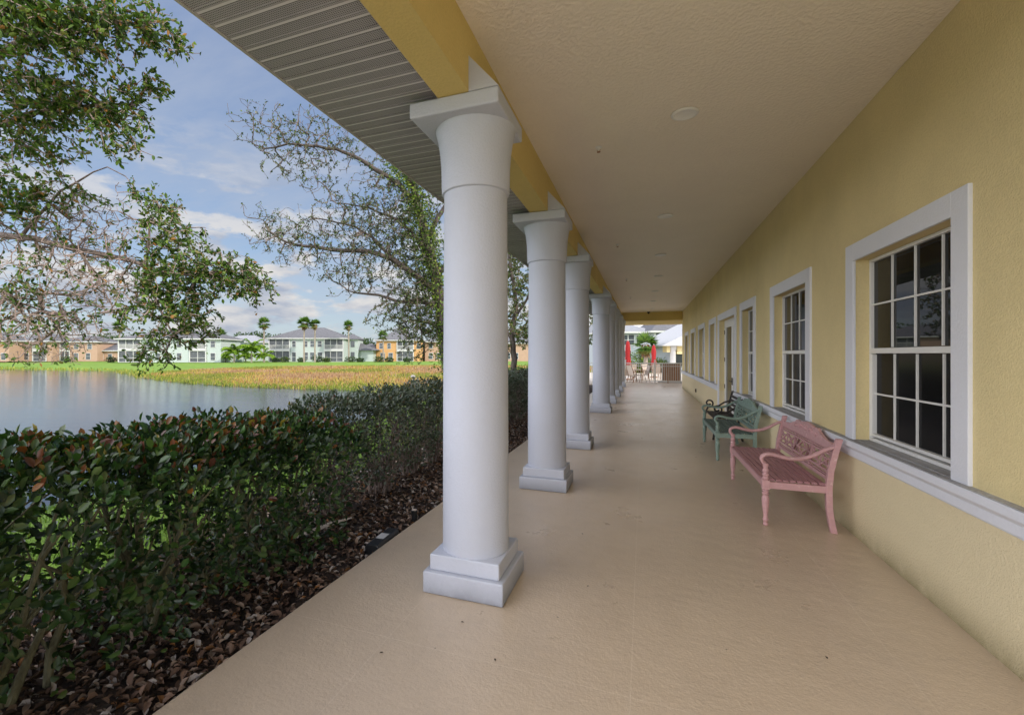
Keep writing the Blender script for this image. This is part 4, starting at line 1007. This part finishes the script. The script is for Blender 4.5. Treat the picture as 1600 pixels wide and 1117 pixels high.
house('waterfront_house', 185, 345, 102, 'mintwall', 'pale mint two-storey house half hidden by the oak branches', 5.1, 7.2, (.25, .75), [(.1, 4.9, 3), (15.5, 19.0, 2)],
      [(6.5, 3.3, .9, 1.3), (8.6, 3.3, .9, 1.3), (10.8, 3.3, .9, 1.3), (13.2, 3.3, .9, 1.3), (6.5, .5, .9, 1.5), (8.6, .5, .9, 1.5), (10.8, .1, .95, 2.0), (13.2, .5, .9, 1.5), (20.5, .5, .9, 1.5), (20.5, 3.3, .9, 1.3)], deep=11)
house('waterfront_house', 345, 405, 125, 'mintwall', 'mint house with pale roof behind the bright feathery palms', 5.0, 7.0, (.3, .7), [(1, 4.2, 2)], [(6, 3.2, .9, 1.2), (8, 3.2, .9, 1.2), (6, .5, .9, 1.4), (8, .5, .9, 1.4)], roof='roofpale')
def orange_extra(o, h, part):
    m = MB(); m.box(-h - 6.5, -h, 2.2, 8, 0, 2.7); part(m, 'side_wing', 'orangewall')
    m = MB(); m._add([(-h - 7.3, 1.5, 2.7), (-h + .2, 1.5, 2.7), (-h + .2, 8.6, 2.7), (-h - 7.3, 8.6, 2.7), (-h - 2.0, 5, 4.7)], [(0, 1, 4), (1, 2, 4), (2, 3, 4), (3, 0, 4), (3, 2, 1, 0)]); part(m, 'wing_roof', 'roof')
    m = MB(); m.box(-h - 5.2, -h - 3.6, 2.13, 2.19, .02, 2.2); part(m, 'entry_recess', 'orangewall')
house('waterfront_house', 588, 660, 118, 'orangewall', 'orange two-storey house with grey hip roof right of the mint one', 5.3, 7.9, (.35, .65), [(5.2, 9.3, 3)], [(1.2, 3.2, .8, 1.3), (3.2, 3.2, .8, 1.3), (1.6, .4, 1.0, 1.7), (3.6, .4, 1.0, 1.7), (10.6, 3.2, .8, 1.3)], extra=orange_extra, deep=10)
house('waterfront_house', 664, 760, 120, 'peachwall', 'peach house behind the leaning oak trunk', 5.0, 7.4, None, [(9, 12, 2)], [(1.5, .6, .9, 1.5), (3.5, .6, .9, 1.5), (5.5, .6, .9, 1.5), (1.5, 3.3, .9, 1.2), (4, 3.3, .9, 1.2)])
house('waterfront_house', 770, 850, 120, 'peachwall', 'peach house glimpsed between the first two columns', 4.6, 7.0, None, [], [(2, .6, .9, 1.5), (4, .6, .9, 1.5), (6, .6, .9, 1.5)])
house('waterfront_house', 88, 152, 118, 'peachwall', 'peach single-wing house left of the half hidden mint house', 4.9, 6.6, None, [(1.0, 3.4, 2)], [(5, .5, 1, 1.5), (8, .5, 1, 1.5), (5, 3.1, 1, 1.2), (8.4, 3.1, 1, 1.2)])
house('waterfront_house', 150, 181, 120, 'peachwall', 'low peach garage with grey pyramid roof', 2.7, 4.6, (.45, .55), [], [(1.4, .5, .9, 1.3), (3.6, .5, .9, 1.3)])
house('waterfront_house', 20, 82, 116, 'peachwall', 'peach house with white columns behind the bare twigs', 5.0, 7.1, None, [(5.0, 8.3, 2)], [(1.6, .5, 1, 1.5), (3.4, .5, 1, 1.5), (1.6, 3.2, 1, 1.2)])
house('waterfront_house', -70, 14, 112, 'peachwall', 'peach house cut by the left edge of view', 5.0, 7.1, None, [(1, 4, 2)], [(6.5, .5, 1, 1.5), (9, .5, 1, 1.5), (11.5, .5, 1, 1.5), (9, 3.2, 1, 1.2)])
def fpalm(u, vtop, d, lab, seed, cr=1.75, skirt=True, nf=46):
    p = S(u, vtop, d); sabal('fan_palm', (p.x, p.y, GZ), p.z - GZ - .0, cr * 1.22, lab, seed, skirt, nf=nf)
fpalm(412, 506, 108, 'fan palm at the left corner of the mint house', 1, 1.45)
fpalm(475, 505, 104, 'taller fan palm in front of the mint house roof', 2, 1.5)
fpalm(492, 507, 104, 'slimmer fan palm just right of the tallest one', 3, 1.2)
fpalm(545, 509, 106, 'fan palm standing against the sky right of the mint house', 4, 1.2)
fpalm(599, 525, 110, 'short fan palm in front of the orange house', 5, 1.25, False)
fpalm(345, 524, 112, 'fan palm left of the bright feathery palms', 6, 1.4)
fpalm(187, 510, 104, 'fan palm with brown skirt by the left mint house', 7, 1.4)
fpalm(290, 513, 104, 'fan palm with brown skirt seen through the oak leaves', 8, 1.4)
for i, (u, vt, d, cr, lb) in enumerate([(366, 545, 100, 2.9, 'leftmost bright feathery palm on the far lawn'), (393, 541, 100, 3.1, 'largest bright feathery palm on the far lawn'), (413, 551, 102, 2.3, 'small feathery palm touching the mint house'), (352, 556, 104, 2.2, 'low feathery palm behind the reeds at the left'), (330, 548, 104, 2.2, 'feathery palm beside the half hidden mint house'), (384, 552, 108, 2.2, 'feathery palm tucked between the two bright ones')]):
    p = S(u, vt, d); queen('feather_palm', (p.x, p.y, GZ), max(1.2, p.z - GZ - .6), cr, lb, 30 + i)
for i, (u, r, lb) in enumerate([(445, 1.1, 'low shrub under the left porch of the mint house'), (471, .9, 'low round shrub at the foot of the tallest palm'), (496, 1.3, 'dark shrub by the mint house wall'), (510, .9, 'shrub by the right porch of the mint house'), (548, 1.1, 'shrub at the right end of the mint house'), (562, .9, 'small dark shrub between the mint and orange houses'), (592, 1.2, 'dark shrub left of the orange house door'), (608, 1.0, 'dark shrub in front of the orange house'), (636, .8, 'low shrub under the orange house porch'), (174, 1.0, 'dark shrub by the peach garage'), (105, 1.2, 'wide shrub in front of the peach house'), (240, 1.1, 'shrub in front of the half hidden mint house'), (300, 1.0, 'shrub left of the feathery palms'), (430, .9, 'dark shrub beside the corner post of the mint house')]):
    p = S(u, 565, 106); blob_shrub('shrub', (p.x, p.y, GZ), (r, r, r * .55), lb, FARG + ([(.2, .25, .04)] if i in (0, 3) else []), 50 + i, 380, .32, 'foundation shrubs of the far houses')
# background trees
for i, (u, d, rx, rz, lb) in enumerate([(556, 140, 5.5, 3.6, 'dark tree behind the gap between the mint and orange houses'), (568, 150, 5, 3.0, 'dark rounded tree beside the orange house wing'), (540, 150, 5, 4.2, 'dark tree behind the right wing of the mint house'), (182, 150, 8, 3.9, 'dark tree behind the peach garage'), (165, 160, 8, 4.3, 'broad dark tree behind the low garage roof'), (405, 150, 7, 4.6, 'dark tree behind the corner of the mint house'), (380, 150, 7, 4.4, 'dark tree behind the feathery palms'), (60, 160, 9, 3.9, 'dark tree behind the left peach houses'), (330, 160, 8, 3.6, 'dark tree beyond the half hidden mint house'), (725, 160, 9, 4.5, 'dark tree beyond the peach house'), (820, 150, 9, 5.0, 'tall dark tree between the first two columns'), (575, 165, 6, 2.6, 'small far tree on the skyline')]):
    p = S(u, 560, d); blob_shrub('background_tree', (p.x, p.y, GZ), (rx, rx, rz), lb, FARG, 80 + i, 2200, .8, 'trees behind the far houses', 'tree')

# ================================================================== FAR COURTYARD beyond the porch
house('courtyard_house', 940, 1021, 62, 'greywall', 'pale grey two-storey wing left in the courtyard view', 4.65, 6.3, (.05, .62), [], [(1.2, 2.95, .9, 1.3), (3.0, 2.95, .8, 1.3), (3.9, 3.0, .7, 1.3), (3.4, .3, .9, 1.9), (5.4, .5, 1.0, 1.5), (4.9, 3.0, .6, 1.2), (1.4, .5, .9, 1.5)], roof='roofpale', gz=-.1, group='courtyard houses past the patio', deep=10)
house('courtyard_house', 1021, 1068, 60, 'greywall', 'pale blue grey wing with balcony right in the courtyard view', 4.65, 7.0, (.75, .98), [(.15, 2.0, 2)], [(3.0, .5, .9, 1.5)], roof='roof', gz=-.1, group='courtyard houses past the patio', deep=8)
# gabled pavilion at right
pv = empty('pavilion', S(1056, 554, 40).to_tuple()[:2] + (-.1,), YAW, 'white gabled pavilion with yellow arches at the right of the patio view', 'pavilion')
m = MB(); m.box(-.2, 4.5, .6, 6, 0, 2.5); m.build('wall', M['greywall'], pv)
m = MB(); m.lathe([(.34, 0), (.34, .2), (.24, .22), (.23, 2.05), (.30, 2.15), (.30, 2.4)], -.35, -.2, 24); m.build('pillar', M['farwhite'], pv)
m = MB(); m.box(-.95, -.66, -.4, .4, 1.9, 2.42); m.box(-.04, 4.0, -.35, .35, 1.75, 2.42); m.build('arch_panel', M['yellow'], pv)
m = MB(); m._add([(-1.5, -.8, 2.43), (6.5, -.8, 2.43), (2.9, -.8, 4.6), (-1.5, 6, 2.43), (6.5, 6, 2.43), (2.9, 6, 4.6)], [(0, 1, 2), (3, 5, 4), (0, 2, 5, 3), (1, 4, 5, 2), (0, 3, 4, 1)]); m.build('roof', M['farwhite'], pv)
m = MB(); m.box(.2, .95, .5, .59, .7, 1.7); m.build('shutter_window', M['farglass'], pv)
for i, (u, v, d, cr, lb) in enumerate([(1009, 538, 40, 1.25, 'bright fan palm beyond the patio railing'), (1045, 532, 46, 1.2, 'fan palm in front of the pavilion roof')]):
    p = S(u, v, d); o = sabal('patio_palm', (p.x, p.y, -.1), p.z, cr, lb, 90 + i, i == 0, 'palms beyond the patio', 30)
for i, (u, r, lb) in enumerate([(1000, 1.2, 'round green shrub left behind the patio railing'), (1012, 1.1, 'green shrub right of the patio palm'), (1030, 1.2, 'clipped shrub behind the red umbrella'), (1041, 1.1, 'green shrub beside the pavilion'), (988, 1.2, 'green shrub behind the left umbrella'), (1020, 1.2, 'green shrub in the middle behind the railing')]):
    p = S(u, 569, 42); blob_shrub('shrub', (p.x, p.y, -.1), (r, r, .72), lb, SUNG, 120 + i, 700, .14, 'shrubs behind the patio')
p = S(1000, 556, 44); blob_shrub('background_tree', (p.x, p.y, 1.1), (.9, .9, .45), 'small round-topped tree behind the patio', SUNG, 131, 500, .14, None, 'tree')

def railing(x0, x1, y, gate=None):
    o = empty('patio_railing', ((x0 + x1) / 2, y, -.01), 0, 'white metal picket railing across the patio edge', 'railing')
    h = (x1 - x0) / 2
    m = MB(); m.box(-h, h, -.025, .025, 1.08, 1.14); m.box(-h, h, -.02, .02, .08, .13); m.box(-h, h, -.02, .02, .93, .965); m.build('rails', M['farwhite'], o)
    m = MB(); n = int((x1 - x0) / .115)
    for i in range(n): m.box(-h + .115 * i, -h + .115 * i + .022, -.011, .011, .13, 1.08)
    m.build('pickets', M['farwhite'], o)
    k = 0; x = -h
    while x < h + .01:
        m = MB(); m.box(x - .04, x + .04, -.04, .04, 0, 1.28); m.box(x - .05, x + .05, -.05, .05, 1.28, 1.32); m.build('post', M['farwhite'], o); x += 1.6
railing(-4.2, 7.0, 29.2)
def umbrella(x, y, h, lab):
    o = empty('patio_umbrella', (x, y, -.01), 0, lab, 'umbrella', 'closed red umbrellas on the patio')
    m = MB(); m.lathe([(.25, 0), (.25, .06), (.03, .08), (.03, .12)], n=20); m.build('base', M['brownwood'], o)
    m = MB(); m.tube([(0, 0, .08), (0, 0, h + .06)], .02, 8); m.build('pole', M['farwhite'], o)
    m = MB(); n = 32; prof = [(.02, h), (.10, h - .12), (.16, h - .5), (.13, h - .95), (.19, h - 1.35), (.22, h - 1.55)]
    vs = [((r * (1 + .22 * math.cos(k * pi / 2 * 1.0 + .0) * (k % 2))) * math.cos(2 * pi * k / n), (r * (1 + .25 * (k % 4 < 2))) * math.sin(2 * pi * k / n), z) for r, z in prof for k in range(n)]
    m._add(vs, [(i * n + k, i * n + (k + 1) % n, (i + 1) * n + (k + 1) % n, (i + 1) * n + k) for i in range(len(prof) - 1) for k in range(n)], True); m.build('canopy', M['redcloth'], o)
p = S(981, 554, 30); umbrella(p.x, p.y, 2.5, 'closed red umbrella beside the last column')
p = S(1021.5, 554, 33); umbrella(p.x, p.y, 2.3, 'closed red umbrella in the middle of the patio')
def chair(x, y, rz, lab):
    o = empty('patio_chair', (x, y, -.01), rz, lab, 'chair', 'sling chairs on the patio')
    m = MB(); m._add([(-.25, -.25, .44), (.25, -.25, .44), (.25, .22, .40), (-.25, .22, .40), (-.25, -.25, .42), (.25, -.25, .42), (.25, .22, .38), (-.25, .22, .38)], [(0, 1, 2, 3), (7, 6, 5, 4), (0, 4, 5, 1), (1, 5, 6, 2), (2, 6, 7, 3), (3, 7, 4, 0)]); m.build('seat', M['cushion'], o)
    m = MB(); m.bar((0, .22, .42), (0, .40, .98), .48, .02, (0, 1, 0)); m.build('backrest', M['cushion'], o)
    for sx in (-1, 1):
        m = MB(); m.tube([(sx * .27, -.27, 0), (sx * .27, -.24, .44), (sx * .27, -.26, .62), (sx * .27, .28, .64)], .016, 6); m.build('armrest', M['wicker'], o)
        m = MB(); m.tube([(sx * .27, .33, 0), (sx * .27, .22, .42), (sx * .26, .42, 1.0)], .016, 6); m.build('leg', M['wicker'], o)
for i, (u, d, rz, lb) in enumerate([(980, 27.2, .4, 'patio chair beside the last column'), (992, 27.0, 2.2, 'patio chair facing the left table'), (1004, 27.4, -1.2, 'patio chair in the middle of the opening'), (1014, 30, .8, 'patio chair in front of the middle umbrella'), (1027, 30.5, 2.9, 'patio chair just left of the brown cabinet'), (998, 29.8, 1.4, 'patio chair behind the middle one'), (985, 30.2, 3.6, 'patio chair behind the left table')]):
    p = S(u, 600, d); chair(p.x, p.y, rz, lb)
def table(x, y, lab):
    o = empty('patio_table', (x, y, -.01), 0, lab, 'table', 'round tables on the patio')
    m = MB(); m.lathe([(0, .70), (.55, .70), (.56, .715), (.55, .73), (0, .73)], n=28); m.build('tabletop', M['cushion'], o)
    for k in range(4):
        m = MB(); m.tube([(.35 * math.cos(k * pi / 2), .35 * math.sin(k * pi / 2), 0), (.25 * math.cos(k * pi / 2), .25 * math.sin(k * pi / 2), .70)], .018, 6); m.build('leg', M['wicker'], o)
p = S(986, 600, 28.2); table(p.x, p.y, 'round table under the left red umbrella')
p = S(1021, 600, 32.5); table(p.x, p.y, 'round table under the middle red umbrella')
# brown cabinet / notice board in front of the railing
p = S(1049, 600, 26.9)
o = empty('notice_stand', (p.x, p.y, -.01), .0, 'brown wood panel cabinet with pale side posts by the wall end', 'cabinet')
m = MB(); m.box(-.44, .44, 0, .30, .12, 1.06); m.build('body', M['brownwood'], o, bevel=.01)
m = MB(); m.box(-.46, .46, -.02, .32, 1.06, 1.10); m.build('top', M['dark'], o)
m = MB(); m.box(-.12, .42, -.012, -.001, .32, .92); m.build('door', M['brownwood'], o)
for x in (-.48, .48):
    m = MB(); m.box(x - .03, x + .03, -.03, .03, 0, 1.14); m.build('leg', M['farwhite'], o)
m = MB(); m.box(-.7, .7, -.04, .34, 0, .06); m.build('base', M['farwhite'], o)
o = empty('bollard_post', (p.x - .2, p.y - .5, -.0), 0, 'thin tan post with cap in front of the brown cabinet', 'post')
m = MB(); m.lathe([(.04, 0), (.04, .02), (.02, .03), (.02, .52), (.035, .54), (.03, .60), (0, .61)], n=14); m.build('shaft', M['brownwood'], o)

# ================================================================== CAMERA, WORLD, SUN
cam = bpy.data.cameras.new('camera'); co = bpy.data.objects.new('camera', cam); COL.objects.link(co)
cam.sensor_width = 36; cam.lens = FPX / 1600 * 36; cam.shift_x = (800 - CX) / 1600; cam.shift_y = -(558.5 - HY) / 1600
cam.clip_start = .05; cam.clip_end = 9000
co.location = (0, 0, EYE); co.rotation_euler = (pi / 2, 0, YAW); scene.camera = co

SUN_EL = math.radians(33); sx, sy_ = 1.0, -.25
az = math.atan2(sx, sy_)
w = bpy.data.worlds.new('World'); scene.world = w; w.use_nodes = True; nt = w.node_tree; nt.nodes.clear()
class WT(NT):
    def __init__(s): s.t = nt; s.n = nt.nodes
t = WT()
sky = t.add('ShaderNodeTexSky'); sky.sky_type = 'NISHITA'; sky.sun_disc = False; sky.sun_elevation = SUN_EL; sky.sun_rotation = az; sky.air_density = 1.0; sky.dust_density = 1.2; sky.ozone_density = 1.2
geo = t.add('ShaderNodeTexCoord').outputs['Generated']; dx_, dy_, dz_ = t.sep(geo)
zc = t.math('MAXIMUM', dz_, 0.0)
inv = t.math('DIVIDE', 1.0, t.math('ADD', zc, .16))
cmb = t.add('ShaderNodeCombineXYZ'); t.link(t.math('MULTIPLY', dx_, inv), cmb.inputs[0]); t.link(t.math('MULTIPLY', dy_, inv), cmb.inputs[1])
# high thin cloud
mp = t.add('ShaderNodeMapping'); mp.inputs['Scale'].default_value = (.55, 1.3, 1); mp.inputs['Rotation'].default_value = (0, 0, .6); mp.inputs['Location'].default_value = (1.7, .4, 0); t.link(cmb.outputs[0], mp.inputs[0])
thin = t.ramp(t.noise(1.1, 7, .62, mp.outputs[0]), [(.38, (0, 0, 0, 1)), (.72, (1, 1, 1, 1))])
# cumulus near the horizon
mp2 = t.add('ShaderNodeMapping'); mp2.inputs['Scale'].default_value = (5.5, 5.5, 17); mp2.inputs['Location'].default_value = (3.1, 1.2, .35); t.link(geo, mp2.inputs[0])
nc = t.noise(1.0, 8, .6, mp2.outputs[0])
band = t.ramp(dz_, [(.0, (.35, .35, .35, 1)), (.03, (1, 1, 1, 1)), (.20, (1, 1, 1, 1)), (.42, (0, 0, 0, 1))])
bandv = t.math('MULTIPLY', band, 1.0)
cum = t.math('MULTIPLY', t.ramp(nc, [(.455, (0, 0, 0, 1)), (.53, (1, 1, 1, 1))]), bandv)
mp3 = t.add('ShaderNodeMapping'); mp3.inputs['Scale'].default_value = (5.5, 5.5, 17); mp3.inputs['Location'].default_value = (3.1, 1.2, .95); t.link(geo, mp3.inputs[0])
nshade = t.noise(1.0, 8, .6, mp3.outputs[0])
lit = t.ramp(nshade, [(.40, (.80, .77, .74, 1)), (.60, (.40, .45, .56, 1))])
skyc = t.mix(1.0, sky.outputs[0], (.145, .145, .145, 1), 'MULTIPLY')
grad = t.ramp(dz_, [(.0, (.50, .62, .74, 1)), (.22, (.30, .43, .66, 1)), (.6, (.165, .27, .56, 1)), (1.0, (.12, .20, .46, 1))])
base = t.mix(.62, skyc, grad)
base = t.mix(t.math('MULTIPLY', thin, .75), base, (.50, .55, .65, 1))
base = t.mix(t.math('MULTIPLY', cum, .92), base, lit)
# over-bright sky patch added behind the viewer, out of view, to light the porch
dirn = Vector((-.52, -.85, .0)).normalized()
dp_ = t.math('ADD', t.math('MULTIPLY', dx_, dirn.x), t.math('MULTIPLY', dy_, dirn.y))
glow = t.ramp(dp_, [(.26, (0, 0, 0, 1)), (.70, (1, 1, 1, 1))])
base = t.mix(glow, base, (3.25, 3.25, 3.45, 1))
d2 = Vector((.5, .87, .0)).normalized()      # white courtyard-end sky, made extra bright to light the far porch
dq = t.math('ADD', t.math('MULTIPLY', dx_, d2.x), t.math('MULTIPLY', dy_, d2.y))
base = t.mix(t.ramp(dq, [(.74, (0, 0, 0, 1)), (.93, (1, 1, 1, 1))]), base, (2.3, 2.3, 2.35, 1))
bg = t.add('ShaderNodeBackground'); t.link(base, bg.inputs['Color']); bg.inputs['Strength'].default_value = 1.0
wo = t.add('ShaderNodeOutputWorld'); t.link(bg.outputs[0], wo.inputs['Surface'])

sl = bpy.data.lights.new('sun', 'SUN'); sl.energy = 3.7; sl.angle = math.radians(.6); sl.color = (1, .93, .82)
so = bpy.data.objects.new('sun', sl); COL.objects.link(so)
dv = -Vector((sx, sy_, 0)).normalized() * math.cos(SUN_EL) + Vector((0, 0, -math.sin(SUN_EL)))
so.rotation_euler = dv.to_track_quat('-Z', 'Y').to_euler()
scene.view_settings.view_transform = 'Standard'; scene.view_settings.look = 'None'; scene.view_settings.exposure = 0; scene.view_settings.gamma = 1
scene.render.engine = 'CYCLES'
scene.cycles.max_bounces = 10; scene.cycles.diffuse_bounces = 6; scene.cycles.sample_clamp_indirect = 8
scene.world.cycles.sampling_method = 'AUTOMATIC'
